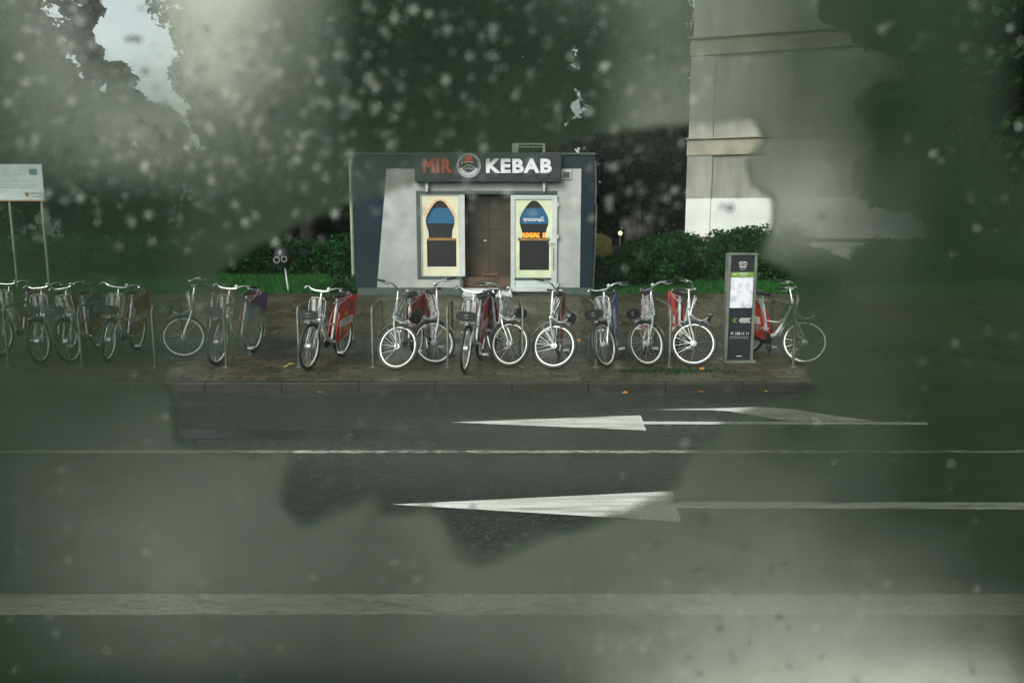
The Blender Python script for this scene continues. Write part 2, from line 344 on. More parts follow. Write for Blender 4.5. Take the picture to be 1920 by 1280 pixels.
# ------------------------------------------------------------------ ground, road, pavement
mb = MB(); mb.add([(-400, -300, -0.06), (400, -300, -0.06), (400, 600, -0.06), (-400, 600, -0.06)], [(0, 1, 2, 3)])
tag(mb.build('ground', 'soil'), kind='structure')
mb = MB(); mb.add([(-120, -12, 0), (120, -12, 0), (120, KERB_Y, 0), (-120, KERB_Y, 0)], [(0, 1, 2, 3)])
tag(mb.build('road', 'asphalt'), kind='structure')
mb = MB()
ys = [KERB_Y + 0.15] + list(np.linspace(KERB_Y + 0.6, 18.5, 26)); 
for a, b in zip(ys[:-1], ys[1:]):
    mb.add([(-120, a, pave_z(a)), (120, a, pave_z(a)), (120, b, pave_z(b)), (-120, b, pave_z(b))], [(0, 1, 2, 3)])
tag(mb.build('pavement', 'paving'), kind='structure')
mb = MB()                                                     # kerb stones with open joints
x = -60.0
while x < 60:
    mb.add(*[([(x + 0.006, KERB_Y, -0.05), (x + 0.994, KERB_Y, -0.05), (x + 0.994, KERB_Y, PZ - 0.015), (x + 0.006, KERB_Y, PZ - 0.015),
               (x + 0.994, KERB_Y + 0.02, PZ + 0.004), (x + 0.006, KERB_Y + 0.02, PZ + 0.004), (x + 0.994, KERB_Y + 0.15, PZ + 0.004), (x + 0.006, KERB_Y + 0.15, PZ + 0.004),
               (x + 0.994, KERB_Y + 0.15, -0.05), (x + 0.006, KERB_Y + 0.15, -0.05)]),
              [(0, 1, 2, 3), (3, 2, 4, 5), (5, 4, 6, 7), (7, 6, 8, 9), (0, 3, 5, 7, 9), (1, 8, 6, 4, 2)]])
    x += 1.0
tag(mb.build('kerb', 'kerb'), kind='structure')
mb = MB(); mb.add([(-200, 18.5, GZ), (200, 18.5, GZ), (200, 260, GZ), (-200, 260, GZ), (-200, 18.5, -0.05), (200, 18.5, -0.05)], [(0, 1, 2, 3), (4, 5, 1, 0)])
tag(mb.build('lawn', 'soil'), kind='structure')

def strip(name, y0px, y1px, x0, x1, m, z=0.004):
    ya, yb = on_z(960, y1px, 0).y, on_z(960, y0px, 0).y
    mb = MB(); n = 40
    for i in range(n):
        a = x0 + (x1 - x0) * i / n; b = x0 + (x1 - x0) * (i + 1) / n
        mb.add([(a, ya, z), (b, ya, z), (b, yb, z), (a, yb, z)], [(0, 1, 2, 3)])
    return tag(mb.build(name, m), kind='structure')
strip('lane_marking', 1114, 1153, -40, 40, 'paint')
strip('lane_marking', 844.6, 849.4, -40, 40, 'paint_thin')
strip('lane_marking', 1268, 1330, on_z(1390, 1290, 0).x, 40, 'paint')
def poly_mark(pts, m='paint_arrow', z=0.004):
    P = [on_z(a, b, 0) for a, b in pts]
    mb = MB(); mb.add([(p.x, p.y, z) for p in P], [tuple(range(len(P)))])
    return tag(mb.build('arrow_marking', m), kind='structure')
poly_mark([(735, 946), (1277, 978), (1270, 953), (2600, 958), (2560, 944), (1267, 941), (1261, 921)])
poly_mark([(846, 792), (1212, 807), (1207, 795.5), (1740, 796.5), (1737, 791.5), (1206, 790.5), (1201, 779)])
poly_mark([(1225, 768.5), (1330, 769), (1365, 771), (1480, 789.8), (1640, 789.8), (1560, 779), (1480, 767), (1420, 763.5), (1330, 766)], z=0.0045)
strip('road_patch', 806, 823, -8.0, -0.6, 'tar')
# ------------------------------------------------------------------ bicycles
RAD = 0.335; YR = 1.10
AX0 = Vector((0, 0.058, RAD)); AXD = Vector((0, math.sin(R(21)), math.cos(R(21)))).normalized()
def wheel_parts(name, root, y, hub_r):
    wv = MB().lathe([(0.0, -0.05), (0.008, -0.05), (0.008, -0.035), (hub_r, -0.03), (hub_r, 0.03), (0.008, 0.035), (0.008, 0.05), (0.0, 0.05)], (0, y, RAD), 'x', 18).build(name, 'silver', root, True)
    MB().ring((0, y, RAD), RAD - 0.024, 0.024, 56, 10, flat=0.95).build('tyre', 'rubber', wv, True)
    MB().ring((0, y, RAD), RAD - 0.053, 0.0135, 56, 8, flat=0.85).build('rim', 'rim', wv, True)
    sp = MB()
    for k in range(28):
        a = 2 * math.pi * k / 28; s = 1 if k % 2 else -1; b = a + (0.35 if (k // 2) % 2 else -0.35)
        sp.tube([(s * 0.028, y + hub_r * 0.9 * math.cos(b), RAD + hub_r * 0.9 * math.sin(b)), (0, y + 0.275 * math.cos(a), RAD + 0.275 * math.sin(a))], 0.0014, 3)
    sp.build('spokes', 'spoke', wv)
    return wv
def arc(y, r, a0, a1, n=14): return [(0, y + r * math.cos(a0 + (a1 - a0) * i / n), RAD + r * math.sin(a0 + (a1 - a0) * i / n)) for i in range(n + 1)]
def fender(name, root, y, r, a0, a1, m, wdt=0.028):
    mb = MB(); n = 18; vs = []; fs = []
    for i in range(n + 1):
        a = a0 + (a1 - a0) * i / n
        for (dx, dr) in ((-wdt, -0.012), (-wdt * 0.6, 0), (wdt * 0.6, 0), (wdt, -0.012), (wdt * 0.6, -0.004), (-wdt * 0.6, -0.004)):
            vs.append((dx, y + (r + dr) * math.cos(a), RAD + (r + dr) * math.sin(a)))
    for i in range(n):
        for k in range(6): fs.append((i * 6 + k, i * 6 + (k + 1) % 6, (i + 1) * 6 + (k + 1) % 6, (i + 1) * 6 + k))
    fs += [tuple(range(6)), tuple(n * 6 + k for k in range(6))[::-1]]
    mb.add(vs, fs); mb.tube([(-0.045, y, RAD), (-wdt, y + (r - .01) * math.cos((a0 * .3 + a1 * .7)), RAD + (r - .01) * math.sin((a0 * .3 + a1 * .7)))], 0.003, 5)
    mb.tube([(0.045, y, RAD), (wdt, y + (r - .01) * math.cos((a0 * .3 + a1 * .7)), RAD + (r - .01) * math.sin((a0 * .3 + a1 * .7)))], 0.003, 5)
    return mb.build(name, m, root, True)
SKIRT = [(YR + 0.30, 0.905), (YR + 0.12, 0.90), (YR - 0.02, 0.865), (YR - 0.14, 0.80), (YR - 0.24, 0.70), (YR - 0.31, 0.57), (YR - 0.345, 0.43), (YR - 0.345, 0.31),
         (YR - 0.20, 0.335), (YR - 0.02, 0.40), (YR + 0.14, 0.51), (YR + 0.24, 0.64), (YR + 0.29, 0.78)]
SKIRT = [(YR - .02 + (a - YR + .02) * 1.14, .62 + (z - .62) * 1.14) for a, z in SKIRT]
def skirt(root, sx, style):
    x0, x1 = sx * 0.058, sx * 0.064; base = {'red': 'red', 'maroon': 'maroon', 'blue': 'blue', 'purple': 'purple'}[style]
    mb = MB().prism(SKIRT, x0, x1, 'x', 0)
    xa, xb = x1 + sx * 0.0005, x1 + sx * 0.0025
    if style in ('red', 'maroon'):
        mb.prism([(YR - .27, .60), (YR + .20, .64), (YR + .17, .53), (YR - .02, .50), (YR - .30, .49)], xa, xb, 'x', 1)
        for i, zz in enumerate((.592, .57, .548, .527)):
            mb.prism([(YR - .22, zz - .018), (YR + .12 - .03 * i, zz + .010), (YR + .12 - .03 * i, zz + (.025 if i == 0 else .017)), (YR - .22, zz + (-.003 if i == 0 else -.011))], xb, xb + sx * .001, 'x', 2)
        mb.prism([(YR - .12, .475), (YR + .04, .49), (YR + .06, .45), (YR - .01, .415), (YR - .10, .43)], xa, xb, 'x', 3)
        mb.prism([(YR - .27, .47), (YR - .2, .475), (YR - .21, .38), (YR - .27, .37)], xa, xb, 'x', 2)
        mb.prism([(YR + .08, .86), (YR + .20, .865), (YR + .20, .74), (YR + .08, .73)], xa, xb, 'x', 4)
        mb.prism([(YR - .1, .72), (YR - .02, .725), (YR, .66), (YR - .08, .655)], xa, xb, 'x', 3)
        mats = [base, 'print_white', 'grey_ink', 'yellow', 'purple']
    elif style == 'blue':
        for i in range(4):
            z0 = .72 - i * .085; y0 = YR - .17 - i * .025
            mb.prism([(y0, z0), (y0 + .20, z0 + .02), (y0 + .20, z0 - .022), (y0 + .07, z0 - .035), (y0 + .07, z0 - .055), (y0, z0 - .06)], xa, xb, 'x', 1)
        mb.prism([(YR - .19, .75), (YR - .155, .785), (YR - .29, .35), (YR - .338, .33), (YR - .335, .44), (YR - .30, .57)], xa, xb, 'x', 1)
        mats = [base, 'print_white']
    else:
        mb.prism([(YR - .325, .50), (YR + .1, .55), (YR + .15, .52), (YR - .02, .405), (YR - .20, .34), (YR - .34, .32)], xa, xb, 'x', 1)
        mb.prism([(YR - .1, .72), (YR + .1, .74), (YR + .02, .62), (YR - .12, .64)], xa, xb, 'x', 2)
        mats = [base, 'orange', 'grey_ink']
    return mb.build('advertising_panel', mats, root)
def make_bike():
    root = empty('rental_bicycle')
    fr = []                                                    # the parts that turn with the handlebar
    fr.append(wheel_parts('front_wheel', root, 0, 0.044))
    wheel_parts('rear_wheel', root, YR, 0.034)
    def ax(z): return AX0.y + (z - RAD) / AXD.z * AXD.y
    f = MB()
    for s in (-1, 1): f.tube([(s * .056, 0, RAD), (s * .058, .03, .42), (s * .060, ax(.60) - .018, .58), (s * .052, ax(.70), .69)], [.010, .013, .016, .017], 8)
    f.tube([(-.062, ax(.70), .695), (.062, ax(.70), .695)], .02, 8); f.tube([(0, ax(.70), .69), (0, ax(.78), .78)], .019, 10)
    for s in (-1, 1): f.box(s * .05, s * .07, -.016, .016, RAD - .018, RAD + .018)
    fr.append(f.build('fork', 'silver', root, True))
    fr.append(fender('front_mudguard', root, 0, RAD + .028, R(108), R(5), 'silver'))
    hb = MB(); hb.tube([(0, ax(.9), .9), (0, ax(1.0), 1.0), (0, ax(1.07), 1.075)], .0135, 10); hb.tube([(0, ax(1.07), 1.075), (0, ax(1.07) - .06, 1.09)], .014, 8)
    yb = ax(1.07) - .06
    for s in (-1, 1): hb.tube([(0, yb, 1.09), (s * .07, yb, 1.092), (s * .13, yb + .005, 1.105), (s * .19, yb + .03, 1.135), (s * .235, yb + .075, 1.14), (s * .275, yb + .15, 1.128), (s * .30, yb + .25, 1.115)], .0115, 8)
    h = hb.build('handlebar', 'chrome', root, True); fr.append(h)
    for s in (-1, 1):
        MB().tube([(s * .272, yb + .14, 1.13), (s * .286, yb + .19, 1.122), (s * .304, yb + .27, 1.112)], [.017, .018, .017], 8).build('grip', 'black', h, True)
        MB().tube([(s * .252, yb + .10, 1.125), (s * .275, yb + .085, 1.105), (s * .315, yb + .13, 1.09), (s * .335, yb + .20, 1.085)], [.010, .007, .006, .005], 6).build('brake_lever', 'chrome', h, True)
    MB().lathe([(0, .03), (.014, .028), (.024, .018), (.028, 0), (.02, -.006), (0, -.006)], (.13, yb + .0, 1.128), 'z', 14).build('bell', 'white_frame', h, True)
    cb = MB()
    for s in (-1, 1): cb.tube([(s * .22, yb + .05, 1.13), (s * .17, yb - .07, 1.08), (s * .06, yb - .06, .98), (s * .02, ax(.85) - .03, .86)], .0035, 5)
    cb.build('brake_cable', 'black', h)
    # front carrier: upright hoop, slats, floor tubes, black oval plate
    ybk = ax(.85) - .075
    b = MB(); b.tube([(-.12, ybk + .0, .70), (-.125, ybk + .02, .86), (-.12, ybk + .035, .96), (-.085, ybk + .04, 1.0), (.085, ybk + .04, 1.0), (.12, ybk + .035, .96), (.125, ybk + .02, .86), (.12, ybk, .70)], .0085, 8)
    for x in (-.045, .045): b.box(x - .024, x + .024, ybk + .006, ybk + .014, .73, .985)
    for x in (-.012, .012, -.092, .092): b.tube([(x, ybk + .004, .71), (x, ybk + .034, .985)], .004, 5)
    b.box(-.13, .13, ybk + .0, ybk + .012, .75, .765); 
    for x in (-.12, .12): b.tube([(x, ybk, .72), (x * .98, ybk - .05, .685), (x * .95, ybk - .16, .66), (x * .9, ybk - .22, .70), (x * .85, ybk - .255, .755)], .0095, 8)
    for x in (-.07, -.025, .025, .07): b.tube([(x, ybk, .71), (x, ybk - .05, .685), (x, ybk - .16, .668), (x, ybk - .23, .715)], .005, 5)
    for k in range(3): b.tube([(-.115, ybk - .05 - .05 * k, .682 - .008 * k), (.115, ybk - .05 - .05 * k, .682 - .008 * k)], .004, 5)
    bo = b.build('basket', 'silver', root, True); fr.append(bo)
    ov = [(.145 * (abs(math.cos(a)) ** .6) * (1 if math.cos(a) > 0 else -1), .795 + .068 * (abs(math.sin(a)) ** .7) * (1 if math.sin(a) > 0 else -1)) for a in [2 * math.pi * i / 28 for i in range(28)]]
    pl = MB(); pl.prism(ov, ybk - .285, ybk - .262, 'y', 0); pl.prism([(x * .9, .795 + (z - .795) * .85) for x, z in ov], ybk - .262, ybk - .235, 'y', 0)
    pl.box(-.012, .022, ybk - .288, ybk - .2855, .815, .823, 1); pl.box(-.035, .0, ybk - .288, ybk - .2855, .802, .808, 1); pl.box(-.02, .025, ybk - .288, ybk - .2855, .77, .776, 1)
    pl.build('front_plate', ['black', 'grey_ink'], bo)
    for s in (-1, 1):
        e = MB(); e.tube([(s * .11, ybk + .03, .98), (s * .12, ybk - .12, .90), (s * .125, ybk - .25, .84)], .003, 5); e.tube([(s * .11, ybk + .01, .86), (s * .125, ybk - .25, .80)], .0025, 5); e.build('elastic_cord', 'black', bo)
    MB().lathe([(0, -.03), (.03, -.028), (.036, 0), (.03, .03), (0, .035)], (0, ybk - .18, .645), 'y', 12).build('headlight', 'black', bo, True)
    # frame
    g = MB(); g.tube([(0, ax(.80), .80), (0, ax(.93), .93)], .024, 12)
    g.tube([(0, ax(.86), .86), (0, .34, .70), (0, .44, .50), (0, .54, .37), (0, .70, .30)], [.024, .028, .031, .032, .030], 10)
    g.tube([(0, .70, .30), (0, .76, .50), (0, .815, .72), (0, .84, .80)], .021, 10)
    g.tube([(0, .36, .66), (0, .50, .56), (0, .77, .55)], .014, 8) 
    for s in (-1, 1):
        g.tube([(s * .03, .72, .30), (s * .05, .9, .315), (s * .052, YR, RAD)], .010, 7); g.tube([(s * .02, .82, .74), (s * .048, .95, .56), (s * .052, YR, RAD)], .009, 7)
    g.prism([(.795, .60), (.86, .88), (.99, .87), (.90, .78), (.84, .66), (.80, .5), (.775, .40), (.74, .44)], -.014, .014, 'x')
    g.build('frame', 'white_frame', root, True)
    MB().tube([(0, .835, .78), (0, .865, .93)], .0155, 10).build('seat_post', 'silver', root, True)
    s_ = MB(); prof = [(-.14, .022, .0), (-.10, .03, .008), (-.04, .042, .012), (.02, .08, .012), (.08, .105, .018), (.125, .098, .03), (.15, .06, .03)]
    vs = []; fs = []
    for (yy, hw, zz) in prof:
        for k in range(10):
            a = 2 * math.pi * k / 10; vs.append((hw * math.cos(a), .87 + yy, .955 + zz + (.026 if math.sin(a) > 0 else .034) * math.sin(a)))
    for i in range(len(prof) - 1):
        for k in range(10): fs.append((i * 10 + k, i * 10 + (k + 1) % 10, (i + 1) * 10 + (k + 1) % 10, (i + 1) * 10 + k))
    fs += [tuple(range(10))[::-1], tuple((len(prof) - 1) * 10 + k for k in range(10))]
    s_.add(vs, fs).build('saddle', 'black', root, True)
    fender('rear_mudguard', root, YR, RAD + .03, R(160), R(-20), 'silver')
    c = MB(); c.tube([(.0, .74 + .16 * 0, .86), (0, .95, .90), (0, YR + .12, .905), (0, YR + .30, .905)], .010, 7)
    for s in (-1, 1): c.tube([(s * .02, .88, .83), (s * .07, .97, .895), (s * .075, 1.05, .98), (s * .06, 1.12, 1.005), (s * .06, 1.20, .98), (s * .062, 1.22, .91)], .0085, 7)
    c.build('rear_carrier', 'silver', root, True)
    ch = MB(); ch.prism([(.60, .36), (.66, .40), (.76, .385), (YR, .375), (YR + .04, .34), (YR, .295), (.74, .22), (.66, .20), (.59, .24), (.57, .30)], -.062, -.048, 'x')
    ch.build('chain_guard', 'black', root)
    ck = MB(); ck.tube([(-.075, .68, .30), (.075, .68, .30)], .014, 8)
    for s in (-1, 1): ck.tube([(s * .08, .68, .30), (s * .092, .68 + s * .05, .30 - s * .155)], .009, 6)
    cr = ck.build('crank', 'chrome', root, True)
    for s in (-1, 1):
        yc, zc = .68 + s * .05, .30 - s * .155
        pd = MB(); pd.box(s * .105, s * .20, yc - .045, yc - .033, zc - .012, zc + .012, 1); pd.box(s * .105, s * .20, yc + .033, yc + .045, zc - .012, zc + .012, 1)
        pd.box(s * .105, s * .115, yc - .033, yc + .033, zc - .011, zc + .011, 0); pd.box(s * .19, s * .20, yc - .033, yc + .033, zc - .011, zc + .011, 0)
        pd.tube([(s * .09, yc, zc), (s * .19, yc, zc)], .008, 6, 0); pd.build('pedal', ['chrome', 'white_frame'], cr)
    MB().tube([(.03, .78, .30), (.10, .80, .16), (.175, .82, .03)], [.010, .009, .008], 6).build('kickstand', 'black', root, True)
    return root, fr
proto, FR = make_bike(); FRN = {o.name for o in FR}; KIDS = list(proto.children)
def copy_bike():
    r = proto.copy(); col.objects.link(r); front = []
    for c in KIDS:
        k = c.copy(); col.objects.link(k); k.parent = r
        if c.name in FRN: front.append(k)
        for g in c.children: q = g.copy(); col.objects.link(q); q.parent = k
    return r, front
circ = [Vector((0, RAD * math.cos(a), RAD + RAD * math.sin(a))) for a in [2 * math.pi * i / 180 for i in range(180)]]
rear = [Vector((0, p.y + YR, p.z)) for p in circ]
def steer(d): return Matrix.Translation(AX0) @ Matrix.Rotation(d, 4, AXD) @ Matrix.Translation(-AX0)
SK = []
def place(px, py, phi, yaw, roll, styles, label, first=False):
    r, fr = (proto, FR) if first else copy_bike()
    # a panel print of its own for this bicycle
    for sx, st in zip((-1, 1), styles):
        key = (sx, st); ex = next((o for k, o in SK if k == key), None)
        if ex is None: SK.append((key, skirt(r, sx, st)))
        else: q = ex.copy(); col.objects.link(q); q.parent = r
    S = steer(R(phi - yaw))
    for k in fr: k.matrix_basis = S
    pitch = 0.0
    for _ in range(6):
        B = Matrix.Rotation(R(yaw), 4, 'Z') @ Matrix.Rotation(R(roll), 4, 'Y') @ Matrix.Rotation(pitch, 4, 'X')
        pf = min((B @ S @ p for p in circ), key=lambda v: v.z); pr = min((B @ p for p in rear), key=lambda v: v.z)
        pitch += (pf.z - pr.z) / YR
    tgt = on_z(px, py, PZ)
    off = tgt - pf; off.z = PZ + 0.002 - min(pf.z, pr.z)
    r.matrix_world = Matrix.Translation(off) @ B
    tag(r, label, 'bicycle', 'rental bicycles parked in a row at the racks'); return r
mk = ('maroon', 'maroon')
place(1299, 687, 76, 1, 2, ('red', 'red'), 'rental bicycle left of the information pillar with its front wheel turned right', True)
place(3, 668, -4, 5, 3, ('maroon', 'maroon'), 'rental bicycle at the very left end of the row, cut off by the picture edge')
place(80, 682, 3, 8, -3, mk, 'rental bicycle second from the left end of the row, below the white notice board')
place(138, 681, -3, 7, -8, ('maroon', 'purple'), 'dim rental bicycle third from the left end, front wheel leaning and half turned')
place(203, 679, 9, 4, 5, mk, 'rental bicycle fourth from the left end, red rear panel seen on its right')
place(349, 672, -64, -9, 0, mk, 'rental bicycle with front wheel turned full left, fifth from the left end')
place(408, 684, -8, -9, 4, ('red', 'purple'), 'rental bicycle with a purple and orange rear panel')
place(579, 693, -11, -13, 4, ('red', 'red'), 'rental bicycle standing alone with a bright red panel and white print, left of the kiosk')
place(738, 694, 68, -11, -2, mk, 'rental bicycle in front of the slanting left edge of the kiosk wall, basket turned right')
place(819, 684, -64, 13, 3, ('red', 'red'), 'rental bicycle under the arched kiosk window, front wheel turned left')
place(871, 698, -9, -9, 4, mk, 'rental bicycle seen head-on with black oval plate, in front of the kiosk doorway')
place(951, 688, 60, 14, -3, ('maroon', 'maroon'), 'rental bicycle under the open kiosk door, front wheel turned right')
place(1034, 692, 70, -10, -1, ('maroon', 'maroon'), 'rental bicycle below the right end of the kiosk, front wheel face-on and left grip raised')
place(1141, 689, -36, -13, -6, ('blue', 'blue'), 'rental bicycle with a blue and white rear panel')
place(1218, 687, -62, -6, 2, ('red', 'red'), 'rental bicycle left of the rack hoop nearest the pillar, front wheel turned left')
place(1507, 684, 72, 28, 2, ('red', 'red'), 'rental bicycle behind and right of the information pillar, seen side-on')

# ------------------------------------------------------------------ rack hoops
hp = None
labels = {17: 'leftmost steel rack hoop at the edge of the picture', 155: 'steel rack hoop among the dim bicycles at the left', 292: 'steel rack hoop standing free left of the face-on wheel with the left-turned basket',
 425: 'steel rack hoop crossing the bicycle with the purple and orange panel', 562: 'steel rack hoop left of the bright red panelled bicycle', 700: 'steel rack hoop at the slanting kiosk wall edge',
 840: 'steel rack hoop in front of the kiosk window frame', 980: 'steel rack hoop below the open kiosk door', 1118: 'steel rack hoop beside the bicycle with the blue panel', 1255: 'steel rack hoop between the two bicycles left of the information pillar',
 1487: 'steel rack hoop in the mist right of the information pillar'}
for px, lb in labels.items():
    p = on_z(px, 688, PZ)
    if hp is None:
        hp = MB().tube([(0, 0, 0), (0, 0, .78), (0, .04, .85), (0, .12, .875), (0, .88, .875), (0, .96, .85), (0, 1.0, .78), (0, 1.0, 0)], .021, 10)
        for yy in (0, 1.0): hp.lathe([(0, .012), (.06, .012), (.06, 0), (0, 0)], (0, yy, 0), 'z', 12)
        o = hp.build('bicycle_rack', 'galv', None, True); hp = o
    else: o = hp.copy(); col.objects.link(o)
    o.location = p; o.location.z = PZ; o.rotation_euler.z = R(random.uniform(-1.5, 1.5) + (2 if px > 600 else 0))
    tag(o, lb, 'bicycle rack', 'steel rack hoops between the rental bicycles')

# ------------------------------------------------------------------ kiosk
KY = 18.35
def kx(px): return (px - 960) * (on_y(1960, 455, KY).x) / 1000
def kz(py): return on_y(960, py, KY).z
root = empty('kebab_kiosk', (kx(887), KY, GZ)); tag(root, 'white and navy kebab kiosk with a dark KEBAB sign and an open glass door', 'kiosk')
ox, oy, oz = root.location
class KB(MB):
    def rect(s, x0, y0, x1, y1, d0, d1, mi=0): return s.box(kx(x0) - ox, kx(x1) - ox, d0, d1, kz(y1) - oz, kz(y0) - oz, mi)
def K2(px, py): return (kx(px) - ox, kz(py) - oz)
b = KB(); D = 2.6
b.rect(665, 290, 1112, 300, .0, D); b.rect(665, 300, 682, 539, 0.0, D); b.rect(1100, 300, 1112, 539, 0, D); b.rect(682, 300, 1100, 539, D - .1, D)
b.rect(682, 520, 1100, 539, .1, D - .1, 1); b.prism([K2(682, 539), K2(682, 300), K2(733, 300), K2(728, 322), K2(705, 539)], 0, .1, 'y'); b.rect(733, 300, 1100, 316, 0.0, .1); b.rect(1088, 316, 1100, 539, 0, .1)
b.build('body', ['navy', 'interior'], root)
f = KB(); f.prism([K2(705, 539), K2(728, 322), K2(782, 322), K2(782, 539)], -.03, .1, 'y')
f.rect(782, 322, 1044, 358, -.03, .1); f.rect(1044, 316.5, 1088, 539, -.03, .1); f.rect(782, 522, 866, 539, -.03, .1); f.rect(728, 316.5, 1044, 322, -.03, .1)
f.build('facade', 'wall', root)
KB().rect(668, 539.5, 872, 553, -.02, D - .1).rect(958, 539.5, 1110, 553, -.02, D - .1).rect(872, 545, 958, 553, .02, D - .1).build('plinth', 'frame_green', root)
KB().rect(870, 539.8, 958, 547, -.28, .018).rect(868, 547, 960, 554, -.42, -.021).build('doorstep', 'pvc', root)
fr = KB(); fr.rect(782, 358, 1044, 364, -.045, .06); fr.rect(782, 364, 789, 518, -.045, .06); fr.rect(782, 518, 866, 523, -.045, .06); fr.rect(862, 523, 868, 539, -.045, .06)
fr.build('opening_frame', 'frame_green', root)
ONION = [(0, 0), (5, 1.2), (10, 5.5), (14, 10.5), (18.5, 17), (22.5, 24), (25.8, 31), (27, 38), (26.5, 45), (24.5, 51), (22.3, 58), (21.6, 71)]
def arch(cx, yt, k=1.0): return [(cx - x * k, yt + y) for x, y in ONION]
def film(mb, x0, x1, y0, y1, cx, pts, d0, d1, mi):    # the panel left of and right of the arch, as two prisms
    L = [(x0, y0), (x0, y1), (pts[-1][0], y1)] + pts[::-1] + [(cx, y0)]
    mb.prism([K2(*p) for p in L], d0, d1, 'y', mi)
    mb.prism([K2(2 * cx - p[0], p[1]) for p in L], d0, d1, 'y', mi)
def window(name, x0, x1, y0, y1, cx, a0, a1, dy, filmm, framew, fm):
    g = KB(); g.rect(x0, y0, x0 + framew[0], y1, dy, dy + .06); g.rect(x1 - framew[1], y0, x1, y1, dy, dy + .06)
    g.rect(x0 + framew[0], y0, x1 - framew[1], y0 + framew[2], dy, dy + .06); g.rect(x0 + framew[0], y1 - framew[3], x1 - framew[1], y1, dy, dy + .06)
    o = g.build(name, fm, root, bevel=.006)
    return o
w1 = window('shop_window', 789.5, 872, 364.5, 518, 826, 0, 0, -.03, 'cream', (2, 11, 1.5, 1.5), 'pvc')
fl = KB(); P = arch(826, 376); film(fl, 791.6, 860.8, 366.2, 447, 826, P, -.005, .005, 0)
fl.rect(791.6, 447, 800.5, 500, -.005, .005); fl.rect(855.5, 447, 860.8, 500, -.005, .005); fl.rect(791.6, 500, 860.8, 516.2, -.005, .005)
fl.build('film', 'cream', w1)
pe = KB(); Po = [(826 - x * 1.09 - (0.0 if x < 1 else 1), 372 + y * .97) for x, y in ONION]
for q, (A, B) in enumerate(((Po, P),)):
    for s in (1, -1):
        for i in range(7):
            pts = [A[i], A[i + 1], B[i + 1], B[i]]; pts = [(p[0] if s == 1 else 2 * 826 - p[0], p[1]) for p in pts]; pe.prism([K2(*p) for p in pts], -.009, -.0055, 'y')
pe.build('arch_trim', 'peach', w1)
# door leaf, standing open against the facade
w2 = window('door_leaf', 957.5, 1044, 366, 546, 1000, 0, 0, -.10, 'cream', (8, 10, 8, 9), 'pvc')
fl = KB(); P2 = arch(1001, 376); film(fl, 965.6, 1033.8, 374.2, 447, 1001, P2, -.075, -.065, 0)
fl.rect(965.6, 447, 974, 506, -.075, -.065); fl.rect(1029.5, 447, 1033.8, 506, -.075, -.065); fl.rect(965.6, 506, 1033.8, 520, -.075, -.065)
fl.build('film', 'cream_green', w2)
KB().rect(965.7, 520.3, 1033.8, 525, -.085, -.06, 0).rect(965.7, 525.3, 1033.8, 536.8, -.08, -.062, 1).build('bottom_panel', ['frame_green', 'board'], w2)
hd = MB(); a = K2(1037, 455); hd.tube([(a[0] - .12, -.15, a[1]), (a[0], -.155, a[1]), (a[0], -.1, a[1])], .013, 8); hd.tube([(a[0], -.13, a[1] - .62), (a[0], -.13, a[1] - .1)], .008, 6)
hd.build('handle', 'chrome', w2, True)
hg = KB()
for yy in (380, 440, 530): hg.rect(1044.2, yy, 1047, yy + 7, -.11, -.05)
hg.build('hinge', 'pvc', w2)
# behind each pane: counter top, menu screen, dark lower panel
for (x0, x1, cx, orange, dz) in ((798, 854, 826, False, .03), (972, 1030, 1001, True, -.055)):
    k = KB(); k.rect(x0 - 2, 390, x1 + 2, 419 if not orange else 420, dz + .012, dz + .02); k.build('menu_screen', 'screen_blue', root)
    k = KB(); k.rect(x0 - 2, 366, x1 + 2, 389.8, dz + .012, dz + .02, 0); k.rect(x0 - 2, 419.5 if not orange else 420.3, x1 + 2, 447, dz + .012, dz + .02, 0); k.rect(x0 - 1, 451.2, x1 + 1, 507, dz + .012, dz + .02, 0)
    k.build('dark_pane', 'black', root)
    KB().rect(x0 - .5, 446, x1 + .5, 451, dz - .02, dz + .011).build('counter_edge', 'wood', root)
text_part('window_lettering', 'Zapraszamy', 'letter_white', root, .1, (kx(1000.5) - ox, -.046, kz(412) - oz), .004, .002, kx(1021) - kx(980), kz(407) - kz(417), .35, True)
KB().rect(995, 400, 999, 401, -.046, -.044).rect(1000, 400.3, 1007, 401, -.046, -.044).build('window_lettering', 'grey_ink', root)
ld = KB()
for i in range(12):
    if i == 9: continue
    xx = 978 + i * 3.75 + (2 if i > 9 else 0); ld.rect(xx, 436.5, xx + 1.5, 445, -.052, -.046)
    if i % 2 == 0: ld.rect(xx + 1.55, 436.5, xx + 3.4, 438.2, -.052, -.046)
    ld.rect(xx + 1.55, 440 + (i % 3), xx + 3.4, 442 + (i % 3), -.052, -.046)
    if i % 3: ld.rect(xx + 1.55, 443.6, xx + 3.4, 445, -.052, -.046)
ld.build('led_sign', 'led', root)
# the doorway and what one sees in it
dr = KB(); dr.rect(873, 364.5, 877, 520, .30, 1.2); dr.rect(877, 364.5, 893, 519, 1.2, 1.25); dr.build('interior_partition', 'interior', root)
KB().rect(877.5, 365, 957, 540, .42, .46).build('inner_door', 'brown_door', root)
KB().rect(915, 366, 916.2, 538, .412, .4195).rect(880, 430, 950, 431, .412, .4195).build('door_seam', 'black', root)
rl = MB(); 
for yy in (517, 526): a = K2(905, yy); c_ = K2(930, yy); rl.tube([(a[0], .38, a[1]), (c_[0], .38, c_[1])], .012, 6)
for xx in (905, 930): a = K2(xx, 512); c_ = K2(xx, 530); rl.tube([(a[0], .39, a[1]), (a[0], .39, c_[1])], .012, 6)
rl.build('push_rail', 'wood', root)
KB().rect(906, 451, 911, 453, .405, .4195).build('wall_switch', 'print_white', root)
